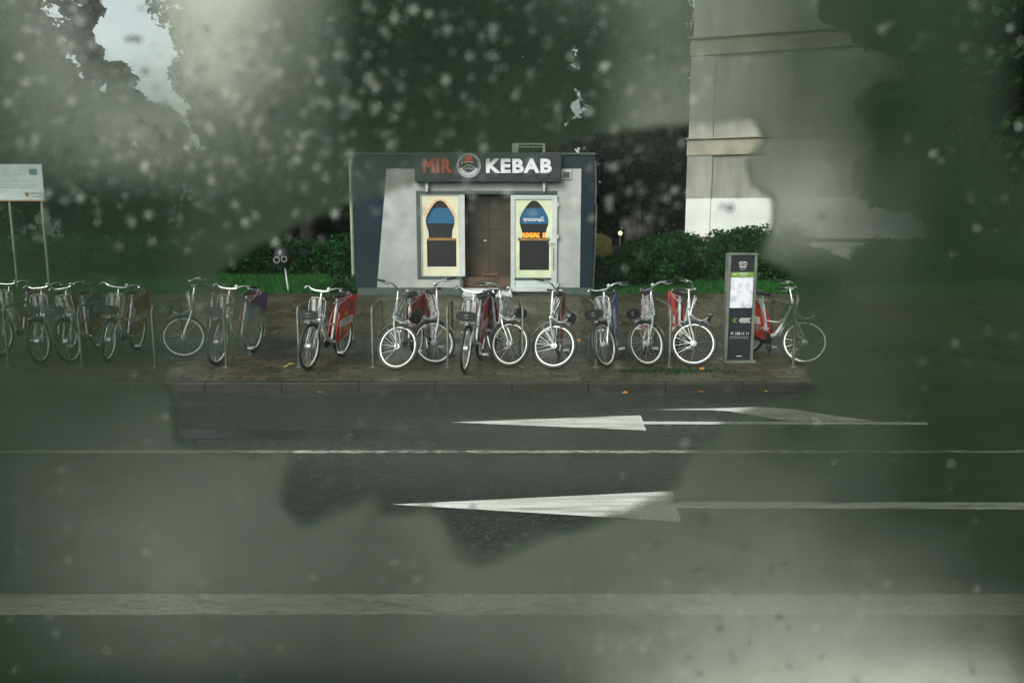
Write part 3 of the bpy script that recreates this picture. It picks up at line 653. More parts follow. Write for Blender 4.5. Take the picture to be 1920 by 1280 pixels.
# the sign
sg = KB(); sg.rect(782, 287, 1049.5, 342, -.22, -.031); sgo = sg.build('sign_board', 'signboard', root, bevel=.01)
def kt(name, body, m, x0, x1, y0, y1, off): return text_part(name, body, m, sgo, .3, ((kx(x0) + kx(x1)) / 2 - ox, -.235, (kz(y0) + kz(y1)) / 2 - oz), .028, off, kx(x1) - kx(x0), kz(y0) - kz(y1), sp=1.14)
kt('sign_lettering', 'KEBAB', 'letter_white', 912.5, 1032.5, 299, 325.5, .013)
kt('sign_lettering', 'MIR', 'letter_red', 798, 850.5, 299, 325.5, .013)
lg = MB(); c0 = K2(881, 311.5); k0 = (kx(1000) - kx(900)) / 100
def ringp(r0, r1, a0, a1, d0, d1, mi, n=40):
    A = [a0 + (a1 - a0) * i / n for i in range(n + 1)]
    for i in range(n):
        lg.prism([(c0[0] + k0 * r * math.cos(a), c0[1] + k0 * r * math.sin(a)) for r, a in ((r0, A[i]), (r1, A[i]), (r1, A[i + 1]), (r0, A[i + 1]))], d0, d1, 'y', mi)
ringp(20.3, 21.5, 0, 2 * math.pi, -.228, -.221, 0, 48); ringp(17.9, 18.6, R(-10), R(190), -.228, -.221, 0); ringp(12.6, 18.6, R(198), R(342), -.228, -.221, 0)
for i in range(13):
    a = R(206 + i * 10.4); ringp(13.8, 17.2, a, a + R(2.2), -.230, -.2285, 2, 1); 
    if i % 2: ringp(15, 16, a, a + R(6), -.230, -.2285, 2, 1)
    else: ringp(16.3, 17.2, a, a + R(6), -.230, -.2285, 2, 1)
def lp(pts, d0, d1, mi): lg.prism([(c0[0] + k0 * x, c0[1] + k0 * z) for x, z in pts], d0, d1, 'y', mi)
lp([(-9.5, 5), (-7.2, 15.5), (-1, 18), (6, 17.2), (8.2, 6.2), (8.2, 4.2), (0, 5.6), (-8.5, 4)], -.228, -.221, 1)
lp([(-8.5, 5.4), (0, 7), (8.2, 5.6), (8.2, 4.3), (0, 5.7), (-8.5, 4.1)], -.230, -.2285, 0)
lg.tube([(c0[0] + k0 * x, -.226, c0[1] + k0 * z) for x, z in ((-8.6, 14), (-11, 12), (-12.6, 6), (-13, 3), (-11.2, 3.4), (-11, 7))], k0 * .5, 5, 0)
must = [(-11, -2.5), (-7, -3), (-4, .8), (-1.5, 1), (0, 0), (1.5, 1), (4, .8), (7, -2), (11.2, -2.5), (8, -5.6), (4, -5.8), (0, -4.2), (-4, -5.8), (-8, -5.2)]
lg.tube([(c0[0] + k0 * x, -.226, c0[1] + k0 * (z - .3)) for x, z in must], k0 * .55, 5, 0, closed=True)
lg.build('sign_emblem', ['letter_white', 'letter_red', 'ink'], sgo)
br_ = MB()
for px in (803, 1019):
    a = K2(px, 342.5); br_.box(a[0] - .03, a[0] + .03, -.14, -.05, a[1] - .12, a[1] + .0); br_.box(a[0] - .02, a[0] + .02, -.14, -.031, a[1] - .2, a[1] - .121)
    br_.build('spotlight', 'pvc', root); br_ = MB()
v = KB().rect(1052, 320, 1068.5, 336, -.07, -.031, 0); v.rect(1054, 322.5, 1066.5, 334.5, -.074, -.0705, 1); v.build('vent', ['pvc', 'frame_green'], root)
r_ = KB().rect(661, 286.8, 1114, 289.8, -.04, D + .05); r_.build('roof_edge', 'frame_green', root)
u = KB(); u.rect(960, 265, 972, 286.6, .5, .62); u.rect(972, 265, 1018.5, 268, .5, .56); u.rect(1018.5, 265, 1022.5, 286.6, .5, .58); u.rect(960, 268.2, 962, 286.6, .63, 1.4); u.rect(960, 265, 1022.5, 267, 1.4, 1.46)
u.build('roof_frame', 'post', root)
dp = MB(); a = K2(1108, 292); zb = 0.05
dp.tube([(a[0] - .02, .3, a[1]), (a[0] + .09, .3, a[1] - .12), (a[0] + .11, .28, a[1] - .8), (a[0] + .09, .25, a[1] - 1.0), (a[0] + .12, .25, a[1] - 1.15), (a[0] + .11, .22, a[1] - 2.0), (a[0] + .07, .2, zb)], .035, 8)
dp.build('downpipe', 'alu', root, True)
dp = MB(); a = K2(661, 292); dp.tube([(a[0] - .0, .3, a[1] - .05), (a[0] - .05, .3, a[1] - .2), (a[0] - .06, .3, zb)], .045, 8); dp.build('downpipe', 'post', root, True)

# ------------------------------------------------------------------ old building on the right
BY = 31.0; bl = on_y(1287, 470, BY)
bd = empty('old_building', (bl.x, BY, GZ), -R(20)); tag(bd, 'tall stained beige building with a whitewashed base, behind the shrubs', 'building')
def bz(py): return on_y(960, py, BY).z - GZ
W_ = 17.0
m_ = MB(); m_.box(0, W_, 0, 10, bz(372), 14.0); m_.build('wall', 'concrete', bd)
m_ = MB(); m_.box(0, W_, -.005, 10, 0, bz(372) - .002); m_.build('whitewashed_base', 'limewash', bd)
m_ = MB(); m_.box(-.12, W_, -.10, 10.1, bz(448), bz(444)); m_.build('base_ledge', 'ledge', bd)
m_ = MB(); m_.box(-.08, .86, -.08, -.006, bz(372), bz(292) - .01, 0); m_.box(-.07, .84, -.075, -.006, bz(443), bz(372) - .01, 1); m_.box(-.06, .80, -.07, -.006, 0, bz(449), 1)
m_.box(-.05, .84, -.07, -.006, bz(260), bz(108), 0); m_.build('corner_pilaster', ['concrete', 'limewash'], bd)
for (a0, a1, d) in ((262, 260, .22), (292, 262.5, .12), (106, 75, .12), (75, 72, .24)):
    m_ = MB(); m_.box(-.16 if d > .15 else -.1, W_, -d, -.009, bz(a0), bz(a1)); m_.build('cornice', 'cornice', bd)
m_ = MB(); m_.box(5.6, 6.4, -.08, -.006, bz(372), bz(293), 0); m_.box(5.6, 6.4, -.07, -.006, bz(259), bz(108), 0); m_.box(11.2, 12.0, -.08, -.006, bz(372), bz(293), 0); m_.build('wall_pilaster', 'concrete', bd)
m_ = MB(); m_.box(-.4, W_ + .4, -.5, 10.5, 14.0, 14.3); m_.build('roof', 'ledge', bd)
m_ = MB(); m_.box(7.2, 8.6, -.03, -.006, bz(250), bz(140)); m_.build('window', 'frame_green', bd)

# ------------------------------------------------------------------ information pillar
pb = on_z(1384, 678, PZ); PYy = pb.y
pr = empty('information_pillar', (pb.x, PYy, PZ), R(2)); tag(pr, 'slim black information pillar with a map sheet and chevrons in front of the racks', 'sign')
ps = (on_y(1484, 600, PYy).x - on_y(1384, 600, PYy).x) / 100
def pz(py): return on_y(1384, py, PYy).z - PZ
def prect(mb, x0, y0, x1, y1, d0, d1, mi=0): return mb.box((x0 - 1384.5) * ps, (x1 - 1384.5) * ps, d0, d1, pz(y1), pz(y0), mi)
a = MB(); prect(a, 1357, 478, 1362.5, 674, -.02, .12); prect(a, 1406.5, 478, 1411.5, 674, -.02, .12); prect(a, 1357, 475, 1412.5, 478, -.03, .13); prect(a, 1355, 674.5, 1414, 678, -.1, .2); a.build('frame', 'alu', pr, bevel=.003)
a = MB(); prect(a, 1362.7, 478.3, 1406.3, 674.2, 0, .10); a.build('panel', 'pillar', pr)
a = MB(); prect(a, 1363.2, 510, 1406, 520, -.006, -.0005, 0); prect(a, 1366, 513.5, 1374, 515, -.008, -.0065, 1); prect(a, 1378, 511.8, 1396, 513.6, -.008, -.0065, 1); prect(a, 1381, 515.6, 1391, 517, -.008, -.0065, 1); a.build('header_band', ['green_band', 'print_white'], pr)
a = MB(); prect(a, 1363.2, 520.3, 1406, 577, -.006, -.0005); a.build('map_sheet', 'map', pr)
a = MB()
def pv(x): return (x - 1384.5) * ps
def chev(x, yc, mi):
    z = pz(yc); h = abs(pz(yc) - pz(yc + 4.6)); wd = ps * 4.2; t = ps * 1.7
    for s in (1, -1): a.prism([(pv(x), z), (pv(x) + t, z), (pv(x) + t + wd, z + s * h), (pv(x) + wd, z + s * h)], -.006, -.0005, 'y', mi)
for i in range(6): chev(1382 + i * 3.4, 600.5, 1)
for i in range(2): chev(1369.5 + i * 3.6, 600.5, 0)
a.build('chevrons', ['green_band', 'print_white'], pr)
text_part('phone_number', '71 338 11 11', 'print_white', pr, .05, (0, -.004, pz(625)), .003, .0004, pv(1403) - pv(1369), pz(622.5) - pz(627.5))
a = MB()
def ringz(cx, cy, r, n=20): 
    for i in range(n):
        t0, t1 = 2 * math.pi * i / n, 2 * math.pi * (i + 1) / n
        a.prism([(pv(cx) + ps * q * math.cos(t), pz(cy) + ps * q * math.sin(t)) for q, t in ((r, t0), (r + 1, t0), (r + 1, t1), (r, t1))], -.006, -.0005, 'y', 0)
ringz(1381.2, 494, 2.4); ringz(1390, 494, 2.6)
a.tube([(pv(1381), -.004, pz(494)), (pv(1384), -.004, pz(491)), (pv(1388.5), -.004, pz(490.5)), (pv(1390), -.004, pz(494))], ps * .5, 5, 0); a.tube([(pv(1381), -.004, pz(494)), (pv(1385.5), -.004, pz(495.4)), (pv(1388.5), -.004, pz(490.5))], ps * .5, 5, 0)
prect(a, 1383, 493, 1386.5, 497, -.007, -.0065, 1)
for yy, x0, x1, t in ((499, 1379, 1391.5, 2.2), (503, 1380, 1391, .8), (505, 1379, 1391, .8)): prect(a, x0, yy, x1, yy + t, -.006, -.0005, 0 if t > 1 else 2)
prect(a, 1366, 631, 1402, 631.8, -.006, -.0005, 2); prect(a, 1366, 634, 1402, 634.6, -.006, -.0005, 2); prect(a, 1380, 667, 1391, 668, -.006, -.0005, 0)
a.build('emblem', ['print_white', 'maroon', 'grey_ink'], pr)

# ------------------------------------------------------------------ notice board on two posts
nb = on_z(78, 541, GZ); NY = nb.y
no = empty('notice_board', (nb.x, NY, GZ), 0); tag(no, 'white printed notice board on two thin posts above the left bicycles', 'sign')
ns = (on_y(178, 440, NY).x - on_y(78, 440, NY).x) / 100
xr = on_y(82, 345, NY).x - nb.x
def nz(py): return on_y(40, py, NY).z - GZ
def nr(mb, x0, y0, x1, y1, d0, d1, mi=0): return mb.box(xr + (x0 - 82) * ns, xr + (x1 - 82) * ns, d0, d1, nz(y1), nz(y0), mi)
a = MB(); nr(a, -74, 308, 82, 375, -.03, 0); nr(a, -74, 375.2, 82, 377.3, -.034, .0, 1); a.build('board', ['board', 'orange'], no)
for px in (14, 74, -50):
    a = MB(); x = xr + (px - 82) * ns; a.tube([(x, .03, 0), (x, .03, nz(312))], .032, 8); a.build('post', 'post', no, True)
a = MB()
for (yy, x0, x1) in ((319, -60, 4), (319, 29, 52), (322, -60, -2), (327, 30, 50), (338, -60, 62), (341, -60, 58), (346, -60, 70), (349, -60, 70), (351.5, -60, 62), (358, -60, 15)):
    x = x0
    while x < x1:
        wd = random.uniform(2, 7); nr(a, x, yy, min(x + wd, x1), yy + 1.0, -.033, -.0305); x += wd + 1
a.build('small_print', 'grey_ink', no)
a = MB(); nr(a, 58, 317, 73, 328, -.033, -.0305); a.build('blue_emblem', 'eu', no)
a = MB(); cxx = xr + (50.5 - 82) * ns
a.prism([(cxx - 4.4 * ns, nz(360.5)), (cxx + 4.4 * ns, nz(360.5)), (cxx + 3.6 * ns, nz(367)), (cxx, nz(370.5)), (cxx - 3.6 * ns, nz(367))], -.033, -.0305, 'y', 0); nr(a, 47.5, 363, 53, 366, -.0345, -.0335, 1); a.build('crest', ['gold', 'ink'], no)
text_part('board_lettering', 'DOLNY', 'ink', no, .1, (xr + (67 - 82) * ns, -.032, nz(362.5)), .003, .002, 18 * ns, 3.4 * ns)
text_part('board_lettering', 'ŚLĄSK', 'grey_ink', no, .1, (xr + (67 - 82) * ns, -.032, nz(367.8)), .003, .002, 17 * ns, 3.8 * ns)

# ------------------------------------------------------------------ small things behind the racks
q = on_z(541, 546, GZ); pt = empty('post_bin', (q.x, q.y, GZ), 0); tag(pt, 'small black round bin on a thin pale leaning post at the lawn edge', 'bin')
MB().tube([(0, 0, 0), (-.07, .02, .62)], .022, 8).build('post', 'pvc', pt, True)
MB().lathe([(0, .55), (.12, .57), (.2, .7), (.22, .85), (.18, 1.0), (.1, 1.06), (0, 1.07)], (-.1, .05, 0), 'z', 18).build('bin_body', 'black', pt, True)
a = MB()
for (x, z, r) in ((-.02, .78, .07), (-.2, .76, .075)):
    for i in range(18):
        t0, t1 = 2 * math.pi * i / 18, 2 * math.pi * (i + 1) / 18
        a.prism([(x + k * math.cos(t), z + k * math.sin(t)) for k, t in ((r - .014, t0), (r, t0), (r, t1), (r - .014, t1))], -.19, -.16, 'y')
a.build('ring', 'grey_ink', pt)
q = on_z(1128, 502, GZ); yc = empty('yellow_cart', (q.x, 21.5, GZ), R(20)); q2 = on_y(1127, 455, 21.5); yc.location.x = q2.x
tag(yc, 'worn yellow plastic cart with a blue rim beside the right kiosk wall', 'cart')
a = MB(); a.prism([(-.26, .55), (.26, .7), (.22, 1.2), (-.1, 1.32), (-.28, 1.3)], -.2, .2, 'y'); a.build('tub', 'yellow_tarp', yc, bevel=.03)
MB().prism([(-.28, .50), (.34, .68), (.34, .73), (-.28, .55)], -.24, .24, 'y').build('rim', 'blue', yc)
a = MB(); [a.tube([(x, y, 0), (x * .8, y, .6)], .025, 6) for x in (-.2, .2) for y in (-.15, .15)]; a.build('stand', 'galv', yc)
q = on_y(1163, 437, 33); lp_ = empty('street_lamp', (q.x, 33, GZ)); tag(lp_, 'small lit garden lamp glowing among the dark trees right of the kiosk', 'lamp')
MB().tube([(0, 0, 0), (0, 0, q.z - GZ - .09)], .04, 8).build('post', 'galv', lp_, True)
MB().lathe([(0, -.09), (.06, -.07), (.085, 0), (.06, .06), (0, .09)], (0, 0, q.z - GZ), 'z', 12).build('globe', 'lamp', lp_, True)

# ------------------------------------------------------------------ fallen leaves and the moss tuft
lf = MB().add([(0, -.04, 0), (.03, -.02, .006), (.045, .01, .012), (.02, .03, .006), (0, .05, .01), (-.02, .03, .004), (-.045, .012, .012), (-.03, -.02, .004)], [(0, 1, 2, 3, 4, 5, 6, 7)])
lo = lf.build('fallen_leaf', 'autumn'); used = False
spots = [(1093, 626, 'o', 'bright orange fallen leaf on the wet strip behind the blue panelled bicycle'), (537, 688, 'y', 'yellow fallen leaf on the paving left of the red panelled bicycle'), (1303, 622, 'o', None), (1316, 693, 'o', None), (878, 653, 'o', None),
         (1172, 738, 'o', None), (1315, 736, 'o', None), (1432, 735, 'y', None), (816, 738, 'y', None), (248, 736, 'y', None), (760, 738, 'o', None), (545, 684, 'y', None), (655, 607, 'y', None), (1085, 640, 'o', None), (950, 657, 'o', None), (600, 737, 'o', None), (1000, 737, 'o', None), (705, 664, 'o', None)]
for (px, py, c, lb) in spots:
    o = lo if not used else lo.copy()
    if used: col.objects.link(o)
    used = True
    zz = PZ if py < 720 else 0; p = on_z(px, py, zz); s = 1.0 if not lb else 1.15
    if py > 720: p.y = min(p.y, KERB_Y - .04)
    o.location = (p.x, p.y, (pave_z(p.y) if py < 720 else 0) + .012); o.rotation_euler = (random.uniform(-.3, .3), random.uniform(-.3, .3), random.uniform(0, 6)); o.scale = (s, s, s)
    if c == 'y':
        o.data = o.data.copy(); o.data.materials[0] = M['autumn_y']
    tag(o, lb or 'small curled autumn leaf lying on the wet ground by the racks or the kerb', 'leaf', 'autumn leaves fallen on the ground')

# ------------------------------------------------------------------ grass, hedges, trees
def blades(name, x0, x1, y0, y1, n, h, zf, m='grass', keep=None):
    X = rng.uniform(x0, x1, n); Y = rng.uniform(y0, y1, n)
    if keep is not None: k = keep(X, Y); X, Y = X[k], Y[k]; n = len(X)
    a = rng.uniform(0, 2 * math.pi, n); hh = h * rng.uniform(.5, 1.3, n); wv = rng.uniform(.006, .014, n)
    Z = np.array([zf(v) for v in Y]) if zf else np.full(n, GZ); lx, ly = rng.normal(0, .4, n) * hh, rng.normal(0, .4, n) * hh
    V = np.stack([np.stack([X - wv * np.cos(a), Y - wv * np.sin(a), Z], 1), np.stack([X + wv * np.cos(a), Y + wv * np.sin(a), Z], 1), np.stack([X + lx, Y + ly, Z + hh], 1)], 1).reshape(-1, 3)
    o = np_mesh(name, V, np.arange(3 * n).reshape(-1, 3), M[m], None, 3); return tag(o, 'short green grass on the lawn' , 'grass', kind='stuff')
blades('grass', -17, 14, 18.5, 24.2, 90000, .10, None)
mo = on_z(1250, 695, PZ)
mg = blades('grass', mo.x - 1.0, mo.x + 1.1, mo.y - .25, mo.y + .35, 3500, .02, pave_z, m='leaf_hedge', keep=lambda X, Y: ((X - mo.x) / .95) ** 2 + ((Y - mo.y) / .25) ** 2 < rng.uniform(.1, 1, len(X)))
mg['label'] = 'low mossy grass growing between the slabs in front of the racks'
def leaves(centers, radii, per, size, shell=0.55):
    """leaf quads scattered through the outer part of each clump"""
    out = []
    for c, r, n in zip(centers, radii, per):
        d = rng.normal(size=(n, 3)); d /= np.linalg.norm(d, axis=1)[:, None]
        rad = r * (shell + (1 - shell) * rng.random(n) ** .6)
        p = c + d * rad[:, None] * np.array([1, 1, .8]); out.append(np.concatenate([p, d], 1))
    A = np.concatenate(out); n = len(A); p = A[:, :3]; nrm = A[:, 3:] + rng.normal(0, .55, (n, 3)) + np.array([0, 0, .3]); nrm /= np.linalg.norm(nrm, axis=1)[:, None]
    t = np.cross(nrm, rng.normal(size=(n, 3))); t /= np.linalg.norm(t, axis=1)[:, None]; b = np.cross(nrm, t)
    s = size * rng.uniform(.6, 1.35, n)[:, None]
    V = np.stack([p - t * s, p + b * s * .55, p + t * s, p - b * s * .55], 1).reshape(-1, 3)
    return V, np.arange(4 * n).reshape(-1, 4)
def crown(rx, ry, rz, zc, nclump, leafs, size, droop=0):
    cs = []; rs = []
    for i in range(nclump):
        d = rng.normal(size=3); d /= np.linalg.norm(d); q = rng.random() ** .45
        c = np.array([d[0] * rx * q, d[1] * ry * q, d[2] * rz * q + zc]); r = rng.uniform(.14, .27) * (rx + rz) / 2
        cs.append(c); rs.append(r)
    rs = np.array(rs); wts = rs ** 2; per = np.maximum(30, (leafs * wts / wts.sum()).astype(int))
    return leaves(cs, rs, per, size)
def trunk(root, h, r, name='trunk', limbs=7, rx=3.0):
    mb = MB(); top = (random.uniform(-.3, .3), random.uniform(-.3, .3), h)
    mb.tube([(0, 0, -.1), (0, 0, .2), (top[0] * .4, top[1] * .4, h * .5), top], [r * 1.35, r, r * .75, r * .35], 10)
    for i in range(limbs):
        a = 2 * math.pi * i / limbs + random.uniform(-.3, .3); z = h * random.uniform(.42, .85); L = rx * random.uniform(.4, .8)
        mb.tube([(0, 0, z), (L * .4 * math.cos(a), L * .4 * math.sin(a), z + L * .35), (L * math.cos(a), L * math.sin(a), z + L * .8)], [r * .4, r * .25, r * .08], 6)
    return mb.build(name, 'bark', root, True)
VAR = {}
def tree(name, x, y, h, rx, zlow, label, m, key, nleaf=42000, size=.15, cl=90, group='trees around the kiosk', s=1.0, rz=0, lobes=()):
    global rng
    rng = np.random.default_rng(100 + key); random.seed(200 + key)
    root = empty(name, (x, y, GZ), rz); tag(root, label, 'tree', group)
    rzz = (h - zlow) / 2
    V, F = crown(rx, rx, rzz, zlow + rzz, cl, nleaf, size)
    if lobes:
        V2, F2 = leaves([np.array(l[:3]) + rng.normal(0, l[3] * .35, 3) for l in lobes for _ in range(5)], [l[3] * .62 for l in lobes for _ in range(5)], [230 for l in lobes for _ in range(5)], size * .9, .3)
        F = np.concatenate([F, F2 + len(V)]); V = np.concatenate([V, V2])
    np_mesh('crown', V, F, M[m], root)
    trunk(root, zlow + rzz, .16 + .012 * h, rx=rx); return root
def spray(x, y, pts, r):                       # boughs of one crown that reach to measured points of its outline
    return tuple((on_y(a, b, y).x - x, 0, on_y(a, b, y).z - GZ, r) for a, b in pts)
# left group with the gap of sky, dark pair above the kiosk with a slit of sky between, right group
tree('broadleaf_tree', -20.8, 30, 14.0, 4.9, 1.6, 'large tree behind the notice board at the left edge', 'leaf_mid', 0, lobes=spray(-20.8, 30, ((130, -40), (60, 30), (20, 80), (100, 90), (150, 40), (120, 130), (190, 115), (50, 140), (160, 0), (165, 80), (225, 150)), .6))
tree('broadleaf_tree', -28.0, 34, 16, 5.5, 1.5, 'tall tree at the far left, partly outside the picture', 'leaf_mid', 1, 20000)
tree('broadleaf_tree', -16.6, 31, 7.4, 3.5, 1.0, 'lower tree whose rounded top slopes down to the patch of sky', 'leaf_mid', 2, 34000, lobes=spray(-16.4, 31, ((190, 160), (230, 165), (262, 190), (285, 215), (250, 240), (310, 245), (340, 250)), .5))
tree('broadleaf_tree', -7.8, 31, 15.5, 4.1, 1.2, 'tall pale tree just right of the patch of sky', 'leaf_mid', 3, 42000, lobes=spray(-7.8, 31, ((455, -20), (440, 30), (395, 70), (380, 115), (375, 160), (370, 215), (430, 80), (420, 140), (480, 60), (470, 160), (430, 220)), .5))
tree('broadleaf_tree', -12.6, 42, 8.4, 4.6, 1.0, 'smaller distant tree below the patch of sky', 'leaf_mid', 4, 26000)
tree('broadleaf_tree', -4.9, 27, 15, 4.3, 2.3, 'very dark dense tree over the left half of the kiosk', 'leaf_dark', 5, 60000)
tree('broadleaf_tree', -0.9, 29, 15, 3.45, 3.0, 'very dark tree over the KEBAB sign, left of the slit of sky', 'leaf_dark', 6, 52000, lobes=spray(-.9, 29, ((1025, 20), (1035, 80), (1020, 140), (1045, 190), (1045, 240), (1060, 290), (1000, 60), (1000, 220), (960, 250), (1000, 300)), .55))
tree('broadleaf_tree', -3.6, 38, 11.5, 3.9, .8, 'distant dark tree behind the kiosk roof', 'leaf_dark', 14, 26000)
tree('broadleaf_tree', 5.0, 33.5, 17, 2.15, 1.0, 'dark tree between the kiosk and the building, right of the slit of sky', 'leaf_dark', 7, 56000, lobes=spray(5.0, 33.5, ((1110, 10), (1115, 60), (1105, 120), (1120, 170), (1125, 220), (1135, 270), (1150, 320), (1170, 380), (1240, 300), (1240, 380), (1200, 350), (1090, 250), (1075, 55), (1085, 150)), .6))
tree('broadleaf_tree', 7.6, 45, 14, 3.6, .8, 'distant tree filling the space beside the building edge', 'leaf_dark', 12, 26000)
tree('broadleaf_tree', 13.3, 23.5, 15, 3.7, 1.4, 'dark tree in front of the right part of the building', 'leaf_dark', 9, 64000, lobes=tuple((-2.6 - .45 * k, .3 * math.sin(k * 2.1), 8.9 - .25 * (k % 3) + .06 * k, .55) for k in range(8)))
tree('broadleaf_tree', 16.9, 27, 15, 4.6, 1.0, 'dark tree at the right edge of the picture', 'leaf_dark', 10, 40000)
# a far wood closing the view under the crowns
cs = []; rs = []
for i in range(330):
    x = random.uniform(-46, 42); cs.append(np.array([x, random.uniform(46, 56), random.uniform(.5, 3.0 if 2.6 < x < 5.2 else 6.2)])); rs.append(random.uniform(1.2, 2.4))
for i in range(60):
    cs.append(np.array([random.uniform(-3.5, 2.5), random.uniform(44, 48), random.uniform(2.5, 6.8)])); rs.append(random.uniform(.9, 1.5))
V, F = leaves(cs, rs, [260] * len(cs), .30, .5); tag(np_mesh('distant_wood', V, F, M['leaf_dark']), 'dark wood closing the view behind the park trees', 'wood', kind='stuff')
def hedge(name, x0, x1, y, dy, z1, n, label, m='leaf_hedge', rough=.12, r=.38, group=None):
    root = empty(name, ((x0 + x1) / 2, y, GZ)); tag(root, label, 'hedge', group); L = (x1 - x0) / 2
    cs = []; rs = []
    for i in range(n):
        xx = random.uniform(-L, L); hz = z1 * (1 + rough * math.sin(xx * 1.7) + rough * .6 * math.sin(xx * 4.1 + 1)); cs.append(np.array([xx, random.uniform(-dy, dy), random.uniform(.1, max(.2, hz - r))])); rs.append(r * random.uniform(.7, 1.15))
    V, F = leaves(cs, rs, [120] * n, .055, .55); np_mesh('foliage', V, F, M[m], root)
    mb = MB(); k = 0
    while -L + .5 + k * 1.6 < L: xx = -L + .5 + k * 1.6; mb.tube([(xx, 0, -.05), (xx + .05, 0, z1 * .6)], .03, 5); k += 1
    mb.tube([(-L + .5, 0, z1 * .35), (L - .5, 0, z1 * .35)], .02, 5); mb.build('stems', 'bark', root); return root
hedge('hedge', -21, -5.3, 24.6, .6, 1.35, 560, 'long trimmed hedge with a lit top behind the lawn, left of the kiosk', rough=.03, group=None)
hedge('hedge', -5.0, -3.2, 23.4, .7, 1.75, 110, 'taller rounded hedge end close to the left kiosk wall')
hedge('shrub', 2.2, 4.3, 21.2, .9, 1.25, 150, 'shrub just right of the kiosk with lit green leaves', rough=.16)
hedge('shrub', 4.2, 8.0, 22.6, .8, 1.55, 280, 'wide loose shrub below the white base of the building', rough=.12)
hedge('shrub', 7.6, 11.5, 21.4, .7, 1.15, 240, 'dark shrub behind the information pillar and the side-on bicycle', m='leaf_hedge', rough=.2)
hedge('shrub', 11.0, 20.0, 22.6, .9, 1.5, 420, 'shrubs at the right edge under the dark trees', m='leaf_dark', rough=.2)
hedge('shrub', -4.15, -3.55, 18.75, .14, .52, 26, 'small bright weed at the foot of the left kiosk corner', rough=.2, r=.18)

# ------------------------------------------------------------------ the fogged tram window the view is taken through
GYp = 0.50
tw = empty('tram_window', (0, GYp, 0)); tag(tw, 'rain-spotted fogged tram window with a black rubber frame', 'window')
a = MB(); a.box(-1.5, 1.5, 0, .004, H - .62, H + .5)
gm = bpy.data.materials.new('clear_glass'); gm.use_nodes = True; gt = gm.node_tree; gt.nodes.clear()
tb = gt.nodes.new('ShaderNodeBsdfTransparent'); tb.inputs[0].default_value = (.97, .985, .975, 1); go_ = gt.nodes.new('ShaderNodeOutputMaterial'); gt.links.new(tb.outputs[0], go_.inputs['Surface'])
a.build('glass_pane', gm, tw)
a = MB()
for (x0, x1, z0, z1) in ((-1.56, 1.56, H + .5, H + .56), (-1.56, 1.56, H - .68, H - .62), (-1.56, -1.5, H - .62, H + .5), (1.5, 1.56, H - .62, H + .5)): a.box(x0, x1, -.02, .03, z0, z1)
a.build('rubber_frame', 'rubber', tw)
a = MB(); a.box(-2.2, 2.2, -.02, .025, .35, H - .68); a.box(-2.2, 2.2, -.02, .025, H + .56, H + .85); a.box(-2.2, -1.56, -.02, .025, H - .68, H + .56); a.box(1.56, 2.2, -.02, .025, H - .68, H + .56)
a.tube([(-1.6, -.3, .0), (-1.6, -.3, .4)], .06, 8); a.tube([(1.6, -.3, .0), (1.6, -.3, .4)], .06, 8); a.box(-1.7, 1.7, -.36, -.021, .36, .42)
a.build('side_panel', 'body', tw)

def pn(px, py): p = on_y(px, py, GYp); return np.array([p.x, p.z])
k1 = pn(1060, 640)[0] / 100                                   # metres on the glass per measured unit
def sdf(poly, X, Z):
    P = np.array([pn(*p) for p in poly]); n = len(P); d = np.full(X.shape, 1e9); ins = np.zeros(X.shape, bool)
    for i in range(n):
        a, b = P[i], P[(i + 1) % n]; e = b - a; wx, wz = X - a[0], Z - a[1]
        t = np.clip((wx * e[0] + wz * e[1]) / (e @ e), 0, 1); d = np.minimum(d, np.hypot(wx - e[0] * t, wz - e[1] * t))
        c = (a[1] <= Z) != (b[1] <= Z); xx = a[0] + (Z - a[1]) / (b[1] - a[1] + 1e-12) * e[0]; ins ^= c & (X < xx)
    return np.where(ins, -d, d)
def sstep(d, w): t = np.clip(.5 - d / (2 * w), 0, 1); return t * t * (3 - 2 * t)      # 1 inside, 0 outside
def blob(X, Z, px, py, rx, ry, rot=0):
    c = pn(px, py); a = R(rot); dx, dz = (X - c[0]) / k1, (Z - c[1]) / k1; u = dx * math.cos(a) + dz * math.sin(a); v = -dx * math.sin(a) + dz * math.cos(a)
    return np.exp(-((u / rx) ** 2 + (v / ry) ** 2))
def vnoise(X, Z, s, seed):
    g = np.random.default_rng(seed).random((256, 256)); x, z = X / s, Z / s; xi, zi = np.floor(x).astype(int), np.floor(z).astype(int); fx, fz = x - xi, z - zi
    fx = fx * fx * (3 - 2 * fx); fz = fz * fz * (3 - 2 * fz); q = lambda i, j: g[i % 256, j % 256]
    return (q(xi, zi) * (1 - fx) + q(xi + 1, zi) * fx) * (1 - fz) + (q(xi, zi + 1) * (1 - fx) + q(xi + 1, zi + 1) * fx) * fz
def fbm(X, Z, s, seed): return sum(vnoise(X, Z, s / 2 ** k, seed + k) * .5 ** (k + 1) for k in range(4))
WIPED = [(400, 520), (470, 462), (560, 415), (660, 380), (720, 362), (790, 338), (850, 322), (910, 308), (1000, 288), (1060, 262), (1120, 247), (1200, 237), (1290, 230), (1415, 222), (1440, 262), (1400, 300),
         (1415, 350), (1455, 372), (1450, 420), (1430, 480), (1490, 510), (1498, 560), (1470, 600), (1500, 660), (1530, 735), (1440, 760), (1370, 790), (1330, 830), (1290, 860), (1250, 940), (1130, 985), (1060, 1000), (980, 1020), (900, 1048), (845, 1030), (820, 975), (800, 960), (770, 972), (720, 968),
         (695, 935), (650, 960), (590, 990), (545, 970), (528, 915), (545, 850), (430, 850), (330, 830), (322, 740), (300, 700), (480, 640), (500, 600), (450, 560)]
